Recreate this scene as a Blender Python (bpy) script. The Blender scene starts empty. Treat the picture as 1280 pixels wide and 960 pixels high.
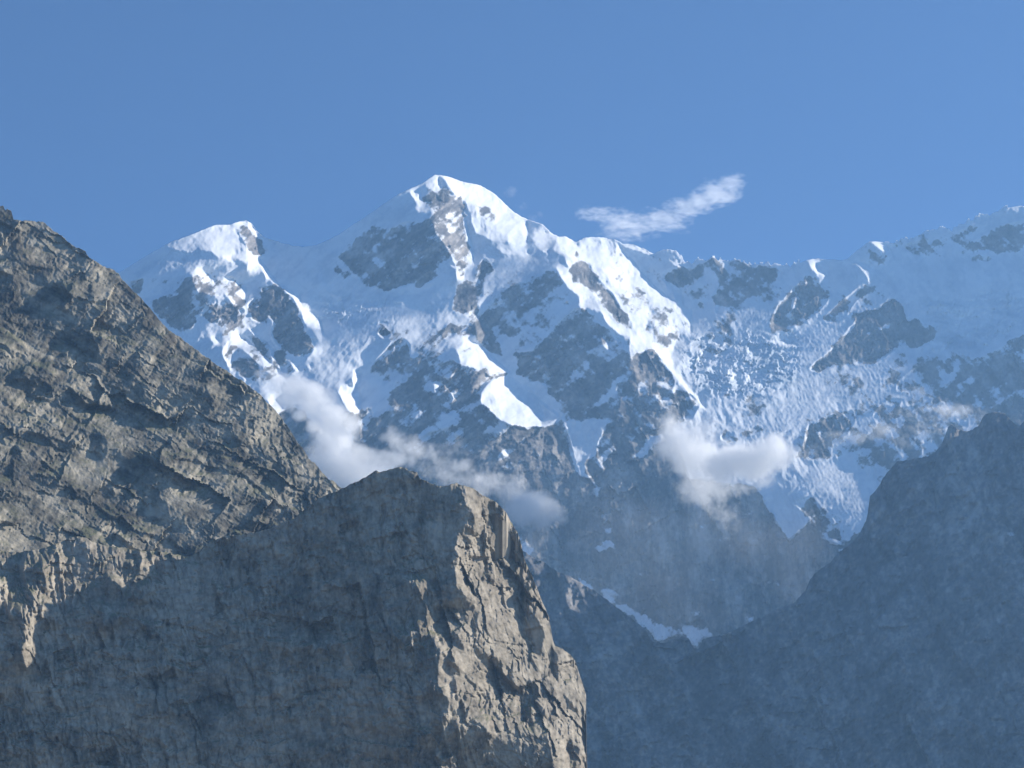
import bpy, bmesh, math, random
import numpy as np

# ------------------------------------------------------------------ camera, light, exposure
scene = bpy.context.scene
PITCH = math.radians(20.0)
HFOV = math.radians(26.0)
CAM = np.array([0.0, 0.0, 1.7])
FPX = 640.0 / math.tan(HFOV / 2)            # focal length in photo pixels (1280 wide)

cam_data = bpy.data.cameras.new("camera")
cam = bpy.data.objects.new("camera", cam_data)
scene.collection.objects.link(cam)
cam.location = CAM
cam.rotation_euler = (math.radians(90) + PITCH, 0, 0)
cam_data.angle = HFOV
cam_data.clip_start = 0.1
cam_data.clip_end = 80000
scene.camera = cam

SUN_EL, SUN_AZ = math.radians(28.0), math.radians(26.0)   # AZ: from +X (right) towards +Y (into the scene)
SUN = np.array([math.cos(SUN_EL) * math.cos(SUN_AZ), math.cos(SUN_EL) * math.sin(SUN_AZ), math.sin(SUN_EL)])
world = bpy.data.worlds.new("World")
scene.world = world
world.use_nodes = True
wn = world.node_tree.nodes
wn.clear()
w_out = wn.new("ShaderNodeOutputWorld")
w_bg = wn.new("ShaderNodeBackground")
w_sky = wn.new("ShaderNodeTexSky")
w_sky.sky_type = 'NISHITA'
w_sky.sun_disc = False
w_sky.sun_elevation = SUN_EL
w_sky.sun_rotation = math.pi / 2 - SUN_AZ
w_sky.altitude = 2400
w_sky.air_density = 1.0
w_sky.dust_density = 0.0
w_sky.ozone_density = 10.0
w_bg.inputs['Strength'].default_value = 0.067
world.node_tree.links.new(w_sky.outputs[0], w_bg.inputs[0])
world.node_tree.links.new(w_bg.outputs[0], w_out.inputs[0])

sun_data = bpy.data.lights.new("sun", 'SUN')
sun_data.energy = 5.0
sun_data.angle = math.radians(0.53)
sun_data.color = (1.0, 0.945, 0.86)
sun = bpy.data.objects.new("sun", sun_data)
scene.collection.objects.link(sun)
sun.location = (6000, 2000, 8000)
from mathutils import Vector
sun.rotation_euler = Vector(SUN).to_track_quat('Z', 'Y').to_euler()

scene.view_settings.view_transform = 'Standard'
scene.view_settings.look = 'None'
scene.view_settings.gamma = 1.0
scene.view_settings.use_curve_mapping = False
scene.view_settings.exposure = 0.72
scene.render.engine = 'CYCLES'
cy = scene.cycles
cy.use_denoising = True
try:
    cy.denoiser = 'OPENIMAGEDENOISE'
    cy.denoising_input_passes = 'RGB_ALBEDO_NORMAL'
except Exception:
    pass
cy.max_bounces = 14
cy.diffuse_bounces = 6
cy.volume_bounces = 12
cy.volume_max_steps = 256
cy.use_adaptive_sampling = False

HAZE_DENSITY = 3.6e-5
HAZE_COLOR = (0.34, 0.63, 1.0)

# ------------------------------------------------------------------ numpy helpers
RX0, RY0, RW, RH = -200, 120, 1700, 1040        # photo-pixel raster on which the relief is sculpted
YY, XX = np.mgrid[0:RH, 0:RW].astype(np.float32)
XX += RX0
YY += RY0


def Z(ox, oy, pts, s=0.203125):
    return [(ox + x * s, oy + y * s) for x, y in pts]


def raster(polys, out=None):
    """max of polygon weights on the raster; polys = [(pts, w)]"""
    if out is None:
        out = np.zeros((RH, RW), np.float32)
    for pts, w in polys:
        p = np.array(pts, np.float32)
        x0 = int(max(0, np.floor(p[:, 0].min() - RX0)))
        x1 = int(min(RW, np.ceil(p[:, 0].max() - RX0) + 1))
        y0 = int(max(0, np.floor(p[:, 1].min() - RY0)))
        y1 = int(min(RH, np.ceil(p[:, 1].max() - RY0) + 1))
        if x1 <= x0 or y1 <= y0:
            continue
        gx, gy = XX[y0:y1, x0:x1], YY[y0:y1, x0:x1]
        ins = np.zeros(gx.shape, bool)
        n = len(p)
        for i in range(n):
            ax, ay = p[i]
            bx, by = p[(i + 1) % n]
            if ay == by:
                continue
            c = ((ay > gy) != (by > gy)) & (gx < (bx - ax) * (gy - ay) / (by - ay) + ax)
            ins ^= c
        sub = out[y0:y1, x0:x1]
        sub[ins] = w
    return out


def blur(a, s):
    """gaussian blur, edges mirrored"""
    r = int(max(1, round(s * 3)))
    k = np.exp(-0.5 * (np.arange(-r, r + 1) / s) ** 2)
    k = (k / k.sum()).astype(np.float32)
    for ax in (0, 1):
        pw = [(0, 0), (0, 0)]
        pw[ax] = (r, r)
        b = np.pad(a, pw, mode='edge')
        o = np.zeros_like(a)
        for i, kk in enumerate(k):
            sl = [slice(None), slice(None)]
            sl[ax] = slice(i, i + a.shape[ax])
            o += kk * b[tuple(sl)]
        a = o
    return a


def perlin(x, y, seed):
    rng = np.random.RandomState(seed)
    perm = rng.permutation(512).astype(np.int32)
    ang = rng.rand(512).astype(np.float32) * 2 * np.pi
    ga, gb = np.cos(ang), np.sin(ang)
    xi = np.floor(x).astype(np.int32)
    yi = np.floor(y).astype(np.int32)
    xf = (x - xi).astype(np.float32)
    yf = (y - yi).astype(np.float32)
    u = xf * xf * xf * (xf * (xf * 6 - 15) + 10)
    v = yf * yf * yf * (yf * (yf * 6 - 15) + 10)

    def g(ix, iy, dx, dy):
        h = perm[(perm[ix & 511] + iy) & 511]
        return ga[h] * dx + gb[h] * dy
    a = g(xi, yi, xf, yf)
    b = g(xi + 1, yi, xf - 1, yf)
    c = g(xi, yi + 1, xf, yf - 1)
    d = g(xi + 1, yi + 1, xf - 1, yf - 1)
    return (a + (b - a) * u + (c + (d - c) * u - a - (b - a) * u) * v) * 1.5


def fbm(x, y, wl, octs, seed, gain=0.5, mode='f'):
    """wl = wavelength in photo pixels; modes f plain, r ridged, b billow"""
    s = np.zeros(x.shape, np.float32)
    a, t = 1.0, 0.0
    for i in range(octs):
        n = perlin(x / wl + 17.3 * i, y / wl - 9.1 * i, seed + i)
        if mode == 'r':
            n = 1 - 2 * np.abs(n)
        elif mode == 'b':
            n = 2 * np.abs(n) - 0.6
        s += a * n
        t += a
        a *= gain
        wl *= 0.5
    return s / t


def facets(x, y, wl, seed, jump=0.35):
    """broken rock: every cell of a jittered net is a plane of its own tilt (unit slopes, times wl)"""
    rng = np.random.RandomState(seed)
    n = 256
    jx, jy = rng.rand(n, n).astype(np.float32), rng.rand(n, n).astype(np.float32)
    tx, ty = rng.randn(n, n).astype(np.float32), rng.randn(n, n).astype(np.float32)
    of = rng.randn(n, n).astype(np.float32)
    gx, gy = x / wl, y / wl
    ix, iy = np.floor(gx).astype(np.int32), np.floor(gy).astype(np.int32)
    h = np.full(x.shape, 1e9, np.float32)
    for dy in (-1, 0, 1):
        for dx in (-1, 0, 1):
            cx, cy = ix + dx, iy + dy
            a, b = cx & 255, cy & 255
            ex = (gx - cx - jx[b, a]).astype(np.float32)
            ey = (gy - cy - jy[b, a]).astype(np.float32)
            h = np.minimum(h, tx[b, a] * ex + ty[b, a] * ey + jump * of[b, a] + 0.7 * (ex * ex + ey * ey))
    return h * wl


def cells(x, y, wl, seed):
    """one random value for each cell of a jittered net: blocks of differing stone"""
    rng = np.random.RandomState(seed)
    n = 256
    jx, jy = rng.rand(n, n).astype(np.float32), rng.rand(n, n).astype(np.float32)
    val = (rng.rand(n, n) - 0.5).astype(np.float32)
    gx, gy = x / wl, y / wl
    ix, iy = np.floor(gx).astype(np.int32), np.floor(gy).astype(np.int32)
    best = np.full(x.shape, 1e9, np.float32)
    h = np.zeros(x.shape, np.float32)
    for dy in (-1, 0, 1):
        for dx in (-1, 0, 1):
            cx, cy = ix + dx, iy + dy
            a, b = cx & 255, cy & 255
            d = (gx - cx - jx[b, a]) ** 2 + (gy - cy - jy[b, a]) ** 2
            m = d < best
            best = np.where(m, d, best)
            h = np.where(m, val[b, a], h)
    return h


def ledges(s, period, seed, x, y, sharp=0.22):
    """layered rock: courses across the coordinate s, each leaning out and then cut back; unit height = period"""
    w = s / period + 0.9 * fbm(x, y, period * 3.2, 4, seed, 0.55)
    i = np.floor(w)
    f = w - i
    rng = np.random.RandomState(seed)
    amp = rng.rand(1024).astype(np.float32)[i.astype(np.int32) & 1023]
    prof = np.where(f < 1 - sharp, f / (1 - sharp), (1 - f) / sharp)
    return prof * (0.35 + 0.9 * amp) * period


def rot(x, y, deg, sx=1.0, sy=1.0):
    """coordinates along/across a direction: 'deg' is the downward slope to the right on the photo"""
    c, s = math.cos(math.radians(deg)), math.sin(math.radians(deg))
    return (x * c + y * s) / sx, (-x * s + y * c) / sy


def solve(p, q, base, wl):
    """depth whose slopes are p (to the right) and q (upwards), tied to 'base' above wavelength wl"""
    h, w = p.shape
    lam2 = (2 * np.pi / wl) ** 2
    fx = p
    fy = -q
    rhs = np.zeros((h, w), np.float64)
    rhs[:, :-1] -= fx[:, :-1]
    rhs[:, 1:] += fx[:, :-1]
    rhs[:-1, :] -= fy[:-1, :]
    rhs[1:, :] += fy[:-1, :]
    rhs += lam2 * base
    m = np.concatenate([rhs, rhs[:, ::-1]], 1)
    m = np.concatenate([m, m[::-1]], 0)
    F = np.fft.rfft2(m)
    ky = 2 - 2 * np.cos(2 * np.pi * np.fft.fftfreq(2 * h))
    kx = 2 - 2 * np.cos(2 * np.pi * np.fft.rfftfreq(2 * w))
    F /= (ky[:, None] + kx[None, :] + lam2)
    return np.fft.irfft2(F, s=m.shape)[:h, :w].astype(np.float32)


def rbf(ctrl):
    """smooth surface through control points (px, py, value), on the raster"""
    c = np.array(ctrl, np.float64)
    xy = c[:, :2] / 100.0
    d = np.sqrt(((xy[:, None] - xy[None]) ** 2).sum(-1))
    n = len(c)
    A = np.zeros((n + 3, n + 3))
    A[:n, :n] = -d + np.eye(n) * 0.02
    A[:n, n] = 1
    A[:n, n + 1:] = xy
    A[n, :n] = 1
    A[n + 1:, :n] = xy.T
    sol = np.linalg.solve(A, np.concatenate([c[:, 2], [0, 0, 0]]))
    st = 8
    gx, gy = XX[::st, ::st] / 100.0, YY[::st, ::st] / 100.0
    o = sol[n] + sol[n + 1] * gx + sol[n + 2] * gy
    for i in range(n):
        o = o - sol[i] * np.sqrt((gx - xy[i, 0]) ** 2 + (gy - xy[i, 1]) ** 2)
    yi = np.minimum(np.arange(RH) / st, o.shape[0] - 1.001)
    xi = np.minimum(np.arange(RW) / st, o.shape[1] - 1.001)
    y0, x0 = yi.astype(int), xi.astype(int)
    fy, fx = (yi - y0)[:, None], (xi - x0)[None]
    r = (o[y0][:, x0] * (1 - fx) + o[y0][:, x0 + 1] * fx) * (1 - fy) + (o[y0 + 1][:, x0] * (1 - fx) + o[y0 + 1][:, x0 + 1] * fx) * fy
    return blur(r.astype(np.float32), 6)


def sample(r, px, py):
    x = np.clip(px - RX0, 0, RW - 1.001)
    y = np.clip(py - RY0, 0, RH - 1.001)
    x0 = x.astype(np.int32)
    y0 = y.astype(np.int32)
    fx = (x - x0).astype(np.float32)
    fy = (y - y0).astype(np.float32)
    return (r[y0, x0] * (1 - fx) + r[y0, x0 + 1] * fx) * (1 - fy) + (r[y0 + 1, x0] * (1 - fx) + r[y0 + 1, x0 + 1] * fx) * fy


CP, SP = math.cos(PITCH), math.sin(PITCH)


def world_pt(px, py, d):
    """photo pixel at a distance d along the camera's axis -> point in the world"""
    u = (np.asarray(px, np.float64) - 640) / FPX * d
    v = (480 - np.asarray(py, np.float64)) / FPX * d
    return np.stack([CAM[0] + u, CAM[1] + d * CP - v * SP, CAM[2] + d * SP + v * CP], -1)


def terrain(name, sky, x0, x1, dx, bottom, rows, D0, relief, attrs, mat, crest_noise=(1.5, 0.6), seed=1, back=40.0, label=None, teeth=None):
    """a mountain mass: the face seen from the valley, its crest, a back slope and a skirt down to the valley floor"""
    px = np.arange(x0, x1 + dx * 0.5, dx).astype(np.float64)
    sk = np.array(sky, np.float64)
    top = np.interp(px, sk[:, 0], sk[:, 1])
    top = top + crest_noise[0] * fbm(px / 1.0, px * 0 + seed, 18, 3, seed, 0.6) + crest_noise[1] * fbm(px, px * 0 + 5.5, 5, 2, seed + 7, 0.7)
    if teeth:
        top = top - teeth(px) * np.clip(2.2 * fbm(px, px * 0 + 2.5, 11, 4, seed + 3, 0.65, 'r') - 0.2, -0.5, 2)
    t = np.linspace(0, 1, rows)
    PX = np.repeat(px[None], rows, 0)
    PY = top[None] + (bottom - top[None]) * t[:, None]
    d = D0 + sample(relief, PX, PY).astype(np.float64) * (D0 / FPX)
    P = world_pt(PX, PY, d)
    # back slope behind the crest
    nb = 14
    bk = []
    crest = P[0]
    for k in range(nb, 0, -1):
        s = (k / nb) ** 1.6 * crest[:, 2].max() / math.tan(math.radians(back))
        B = crest.copy()
        B[:, 1] += s
        B[:, 2] = np.maximum(crest[:, 2] - s * math.tan(math.radians(back)) * (0.85 + 0.15 * np.sin(px * 0.05 + k)), -20)
        bk.append(B)
    # skirt in front of the last row
    foot = P[-1].copy()
    run = np.maximum(foot[:, 2] + 20, 1) * 0.35
    foot[:, 1] -= run
    foot[:, 2] = -20
    allP = np.concatenate([np.array(bk), P, foot[None]], 0)
    R, Cn = allP.shape[:2]
    me = bpy.data.meshes.new(name)
    me.vertices.add(R * Cn)
    me.vertices.foreach_set('co', allP.reshape(-1).astype(np.float32))
    idx = np.arange(R * Cn, dtype=np.int32).reshape(R, Cn)
    quads = np.stack([idx[1:, :-1], idx[1:, 1:], idx[:-1, 1:], idx[:-1, :-1]], -1).reshape(-1)
    nq = len(quads) // 4
    me.loops.add(nq * 4)
    me.loops.foreach_set('vertex_index', quads)
    me.polygons.add(nq)
    me.polygons.foreach_set('loop_start', np.arange(0, nq * 4, 4, dtype=np.int32))
    me.polygons.foreach_set('use_smooth', np.ones(nq, bool))
    me.update(calc_edges=True)
    for an, r in attrs.items():
        a = me.attributes.new(an, 'FLOAT', 'POINT')
        v = sample(r, PX, PY)
        v = np.concatenate([np.repeat(v[:1], nb, 0), v, v[-1:]], 0)
        a.data.foreach_set('value', v.reshape(-1).astype(np.float32))
    o = bpy.data.objects.new(name, me)
    scene.collection.objects.link(o)
    me.materials.append(mat)
    o['kind'] = 'structure'
    if label:
        o['label'] = label
    return o


# ------------------------------------------------------------------ materials
def new_mat(name):
    m = bpy.data.materials.new(name)
    m.use_nodes = True
    m.node_tree.nodes.clear()
    return m, m.node_tree.nodes, m.node_tree.links


def ramp(n, stops, interp='LINEAR'):
    r = n.new("ShaderNodeValToRGB")
    r.color_ramp.interpolation = interp
    el = r.color_ramp.elements
    el[0].position, el[0].color = stops[0][0], (*stops[0][1], 1)
    el[1].position, el[1].color = stops[-1][0], (*stops[-1][1], 1)
    for p, c in stops[1:-1]:
        e = el.new(p)
        e.color = (*c, 1)
    return r


def tex_noise(n, l, scale, detail=6, rough=0.6, dist=0.0, vec=None, stretch=None):
    if vec is None:
        tc = n.new("ShaderNodeTexCoord")
        vec = tc.outputs['Object']
    if stretch:
        mp = n.new("ShaderNodeMapping")
        mp.inputs['Scale'].default_value = stretch[0]
        mp.inputs['Rotation'].default_value = stretch[1]
        l.new(vec, mp.inputs['Vector'])
        vec = mp.outputs[0]
    t = n.new("ShaderNodeTexNoise")
    t.inputs['Scale'].default_value = scale
    t.inputs['Detail'].default_value = detail
    t.inputs['Roughness'].default_value = rough
    t.inputs['Distortion'].default_value = dist
    l.new(vec, t.inputs['Vector'])
    return t


def math_node(n, l, op, a, b=None, c=None, clamp=False):
    m = n.new("ShaderNodeMath")
    m.operation = op
    m.use_clamp = clamp
    for i, v in enumerate((a, b, c)):
        if v is None:
            continue
        if isinstance(v, (int, float)):
            m.inputs[i].default_value = v
        else:
            l.new(v, m.inputs[i])
    return m.outputs[0]


def mix_col(n, l, fac, a, b):
    m = n.new("ShaderNodeMix")
    m.data_type = 'RGBA'
    if isinstance(fac, (int, float)):
        m.inputs[0].default_value = fac
    else:
        l.new(fac, m.inputs[0])
    for s, v in ((m.inputs[6], a), (m.inputs[7], b)):
        if isinstance(v, tuple):
            s.default_value = (*v, 1)
        else:
            l.new(v, s)
    return m.outputs[2]


def rock_colour(n, l, stops, big, small, tan=None, tan_stop=(0.55, 0.7)):
    a = tex_noise(n, l, big, 8, 0.65, 0.6)
    b = tex_noise(n, l, small, 6, 0.7)
    f = math_node(n, l, 'MULTIPLY_ADD', b.outputs[0], 0.45, math_node(n, l, 'MULTIPLY', a.outputs[0], 0.55))
    r = ramp(n, stops)
    l.new(f, r.inputs[0])
    c = r.outputs[0]
    if tan:
        t = tex_noise(n, l, big * 0.45, 7, 0.62, 0.8)
        tr = n.new("ShaderNodeMapRange")
        tr.inputs[1].default_value, tr.inputs[2].default_value = tan_stop
        l.new(t.outputs[0], tr.inputs[0])
        c = mix_col(n, l, tr.outputs[0], c, tan)
    return c


def mat_snow_mountain():
    m, n, l = new_mat("snow_and_rock")
    out = n.new("ShaderNodeOutputMaterial")
    bs = n.new("ShaderNodeBsdfPrincipled")
    at = n.new("ShaderNodeAttribute")
    at.attribute_name = 'rock'
    nz = tex_noise(n, l, 1 / 22.0, 6, 0.7)
    r = math_node(n, l, 'ADD', at.outputs['Fac'], math_node(n, l, 'MULTIPLY', math_node(n, l, 'SUBTRACT', nz.outputs[0], 0.5), 0.5))
    mr = n.new("ShaderNodeMapRange")
    mr.interpolation_type = 'SMOOTHSTEP'
    mr.inputs[1].default_value, mr.inputs[2].default_value = 0.34, 0.66
    l.new(r, mr.inputs[0])
    tn = n.new("ShaderNodeAttribute")
    tn.attribute_name = 'tone'
    fine = tex_noise(n, l, 1 / 30.0, 6, 0.7)
    rr = ramp(n, [(0.22, (0.045, 0.044, 0.043)), (0.5, (0.165, 0.15, 0.14)), (0.7, (0.33, 0.295, 0.26)), (0.9, (0.52, 0.48, 0.44))])
    l.new(math_node(n, l, 'MULTIPLY_ADD', fine.outputs[0], 0.35, math_node(n, l, 'MULTIPLY', tn.outputs['Fac'], 0.65)), rr.inputs[0])
    rc = rr.outputs[0]
    sn = tex_noise(n, l, 1 / 150.0, 5, 0.55)
    sr = ramp(n, [(0.25, (0.70, 0.73, 0.77)), (0.6, (0.92, 0.92, 0.92))])
    l.new(math_node(n, l, 'MULTIPLY_ADD', sn.outputs[0], 0.35, math_node(n, l, 'MULTIPLY', tn.outputs['Fac'], 0.65)), sr.inputs[0])
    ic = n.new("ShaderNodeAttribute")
    ic.attribute_name = 'ice_shade'
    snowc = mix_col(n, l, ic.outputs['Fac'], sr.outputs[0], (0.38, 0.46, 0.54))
    l.new(mix_col(n, l, mr.outputs[0], snowc, rc), bs.inputs['Base Color'])
    bs.inputs['Roughness'].default_value = 0.9
    bs.inputs['Specular IOR Level'].default_value = 0.15
    bp = n.new("ShaderNodeBump")
    bp.inputs['Distance'].default_value = 9.0
    hb = tex_noise(n, l, 1 / 26.0, 7, 0.72)
    l.new(hb.outputs[0], bp.inputs['Height'])
    l.new(math_node(n, l, 'MULTIPLY_ADD', mr.outputs[0], 0.5, 0.10), bp.inputs['Strength'])
    l.new(bp.outputs[0], bs.inputs['Normal'])
    l.new(bs.outputs[0], out.inputs[0])
    return m


def mat_rock(name, stops, tan, unit, bump, grass=None, tan_stop=(0.55, 0.7)):
    m, n, l = new_mat(name)
    out = n.new("ShaderNodeOutputMaterial")
    bs = n.new("ShaderNodeBsdfPrincipled")
    tn = n.new("ShaderNodeAttribute")
    tn.attribute_name = 'tone'
    na = tex_noise(n, l, 1 / (unit * 2.2), 7, 0.7)
    rr = ramp(n, stops)
    l.new(math_node(n, l, 'MULTIPLY_ADD', na.outputs[0], 0.4, math_node(n, l, 'MULTIPLY', tn.outputs['Fac'], 0.6)), rr.inputs[0])
    tt = tex_noise(n, l, 1 / (unit * 26), 7, 0.62, 0.8)
    tr = n.new("ShaderNodeMapRange")
    tr.inputs[1].default_value, tr.inputs[2].default_value = tan_stop
    l.new(tt.outputs[0], tr.inputs[0])
    c = mix_col(n, l, math_node(n, l, 'MULTIPLY', tr.outputs[0], 0.7), rr.outputs[0], tan)
    # dark water streaks / cracks
    v = tex_noise(n, l, 1 / (unit * 5.0), 6, 0.65, 0.4, stretch=((1.0, 1.0, 0.28), (0, 0.25, 0)))
    vr = n.new("ShaderNodeMapRange")
    vr.inputs[1].default_value, vr.inputs[2].default_value = 0.52, 0.66
    vr.inputs[3].default_value, vr.inputs[4].default_value = 0.0, 0.55
    l.new(v.outputs[0], vr.inputs[0])
    c = mix_col(n, l, vr.outputs[0], c, tuple(0.55 * x for x in stops[0][1]))
    if grass:
        ge = n.new("ShaderNodeNewGeometry")
        sx = n.new("ShaderNodeSeparateXYZ")
        l.new(ge.outputs['Normal'], sx.inputs[0])
        gn = tex_noise(n, l, 1 / (unit * 4.0), 5, 0.6)
        g = math_node(n, l, 'ADD', sx.outputs['Z'], math_node(n, l, 'MULTIPLY', math_node(n, l, 'SUBTRACT', gn.outputs[0], 0.5), 0.9))
        gr = n.new("ShaderNodeMapRange")
        gr.inputs[1].default_value, gr.inputs[2].default_value = 0.62, 0.92
        l.new(g, gr.inputs[0])
        c = mix_col(n, l, math_node(n, l, 'MULTIPLY', gr.outputs[0], 0.85), c, grass)
    l.new(c, bs.inputs['Base Color'])
    bs.inputs['Roughness'].default_value = 0.92
    bs.inputs['Specular IOR Level'].default_value = 0.15
    bp = n.new("ShaderNodeBump")
    bp.inputs['Distance'].default_value = bump
    bp.inputs['Strength'].default_value = 0.45
    hb = tex_noise(n, l, 1 / (unit * 2.6), 8, 0.72, 0.3)
    l.new(hb.outputs[0], bp.inputs['Height'])
    l.new(bp.outputs[0], bs.inputs['Normal'])
    l.new(bs.outputs[0], out.inputs[0])
    return m


# ------------------------------------------------------------------ light facing: slopes that turn towards or away from the sun
S_R, S_F, S_U = float(SUN[0]), float(SUN[1] * CP + SUN[2] * SP), float(-SUN[1] * SP + SUN[2] * CP)   # the sun seen from the camera's frame


def facing(f):
    fy, fx = np.gradient(f)
    return (fx * S_R - S_F - fy * S_U) / np.sqrt(1 + fx * fx + fy * fy)


def cast(f, D0, steps=80):
    """does the ground itself block the sun (seen in perspective)"""
    sh = np.zeros(f.shape, bool)
    d = D0 + f * (D0 / FPX)
    x, y = (XX - 640) / FPX * d, (480 - YY) / FPX * d
    m = D0 / FPX
    for k in range(1, steps):
        t = (2.0 + 4.0 * k * (1 + k / 60.0)) * m
        d2 = d + S_F * t
        px, py = 640 + (x + S_R * t) / d2 * FPX, 480 - (y + S_U * t) / d2 * FPX
        g = D0 + sample(f, px, py) * m
        inside = (px < RX0 + RW - 2) & (py > RY0 + 1)
        sh |= inside & (g < d2 - 1.0 * m)
    return sh


def sculpt(lit, half, qmap, base, wl, detail, p_lit=1.15, p_shade=-0.5, p_half=0.05, q_lit=2.3, q_half=2.2, iters=5, t_lit=0.62, t_half=0.05, t_shade=-0.2, open_sky=None):
    """sculpt the big forms until, with the fine relief on top, each slope faces the sun or turns from it as it should"""
    p = np.full((RH, RW), p_shade, np.float32)
    p = p + (p_half - p_shade) * half
    p = p + (p_lit - p) * lit
    q = qmap + (q_half - qmap) * half
    q = q + (q_lit - q) * lit
    tgt = t_shade + (t_half - t_shade) * half
    tgt = tgt + (t_lit - tgt) * lit
    f = solve(p, q, base, wl)
    for k in range(iters):
        c = blur(facing(blur(f - detail, 1.2)), 1.5)
        e = tgt - c
        e = np.where(lit > 0.45, np.maximum(e, -0.1), np.where(half > 0.4, e, np.minimum(e, 0.02)))
        p = np.clip(p + 1.3 * e, -2.2, 2.6)
        q = np.clip(q + 0.7 * e, 0.25, 3.2)
        f = solve(p, q, base, wl)
    return f

# ------------------------------------------------------------------ the snow massif at the head of the valley
A = lambda *p: Z(140, 260, p)
B = lambda *p: Z(260, 400, p)
C = lambda *p: Z(400, 210, p)
D = lambda *p: Z(440, 380, p)
E = lambda *p: Z(620, 270, p)
F = lambda *p: Z(640, 400, p)
G = lambda *p: Z(840, 290, p)
H = lambda *p: Z(1020, 280, p)
I = lambda *p: Z(840, 430, p)
J = lambda *p: Z(1020, 430, p)
K = lambda *p: Z(640, 580, p)
L = lambda *p: Z(680, 680, p)
M = lambda *p: Z(860, 560, p)
V = lambda *p: Z(950, 230, p, 0.2578)

SKY_BACK = [(-260, 480), (-100, 430), (60, 385), (120, 358), (152, 339), (180, 322), (211, 304), (228, 297), (244, 291), (258, 285), (271, 281), (288, 281), (293, 278.5),
            (298, 277), (303, 276), (308, 275.5), (314, 279), (318, 284), (321, 289), (331, 297), (347, 302), (365, 307), (380, 308.5), (395, 307),
            (419, 296), (442, 281), (473, 260), (499, 242), (510, 237), (526, 230), (536, 223), (544, 218.5), (551, 218.5), (558, 220), (575, 226),
            (590, 229), (601, 232), (610, 237), (618, 242), (632, 255), (642, 265), (652, 271), (662, 276), (671, 279), (679, 282), (686, 288), (692, 294),
            (700, 296), (708, 295.5), (714, 300), (719, 303), (724, 301), (731, 297), (742, 297.5), (753, 298), (769, 300), (779, 305), (790, 306), (803, 311), (817, 317.5),
            (822, 316), (826, 314), (838, 312), (845, 314), (848, 318), (856, 329), (864, 333), (869, 328), (873, 324), (877, 328), (881, 329),
            (888, 325), (894, 322.5), (899, 325), (908, 329), (917, 328), (925, 327), (934, 331), (942, 332), (962, 332), (982, 333), (988, 334), (1000, 329), (1009, 325), (1022, 323.5),
            (1036, 324), (1048, 325), (1059, 324), (1072, 313), (1080, 307), (1087, 302), (1095, 302), (1103, 303), (1110, 305), (1116, 306), (1124, 302), (1131, 299.5), (1139, 301),
            (1147, 296), (1154, 292), (1163, 290), (1172, 288), (1176, 285), (1180, 284), (1184, 288), (1190, 289), (1202, 282), (1213, 276), (1224, 270), (1237, 270),
            (1247, 267), (1257, 260), (1276, 257), (1300, 262), (1340, 285), (1380, 292), (1420, 312), (1500, 330)]

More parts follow.
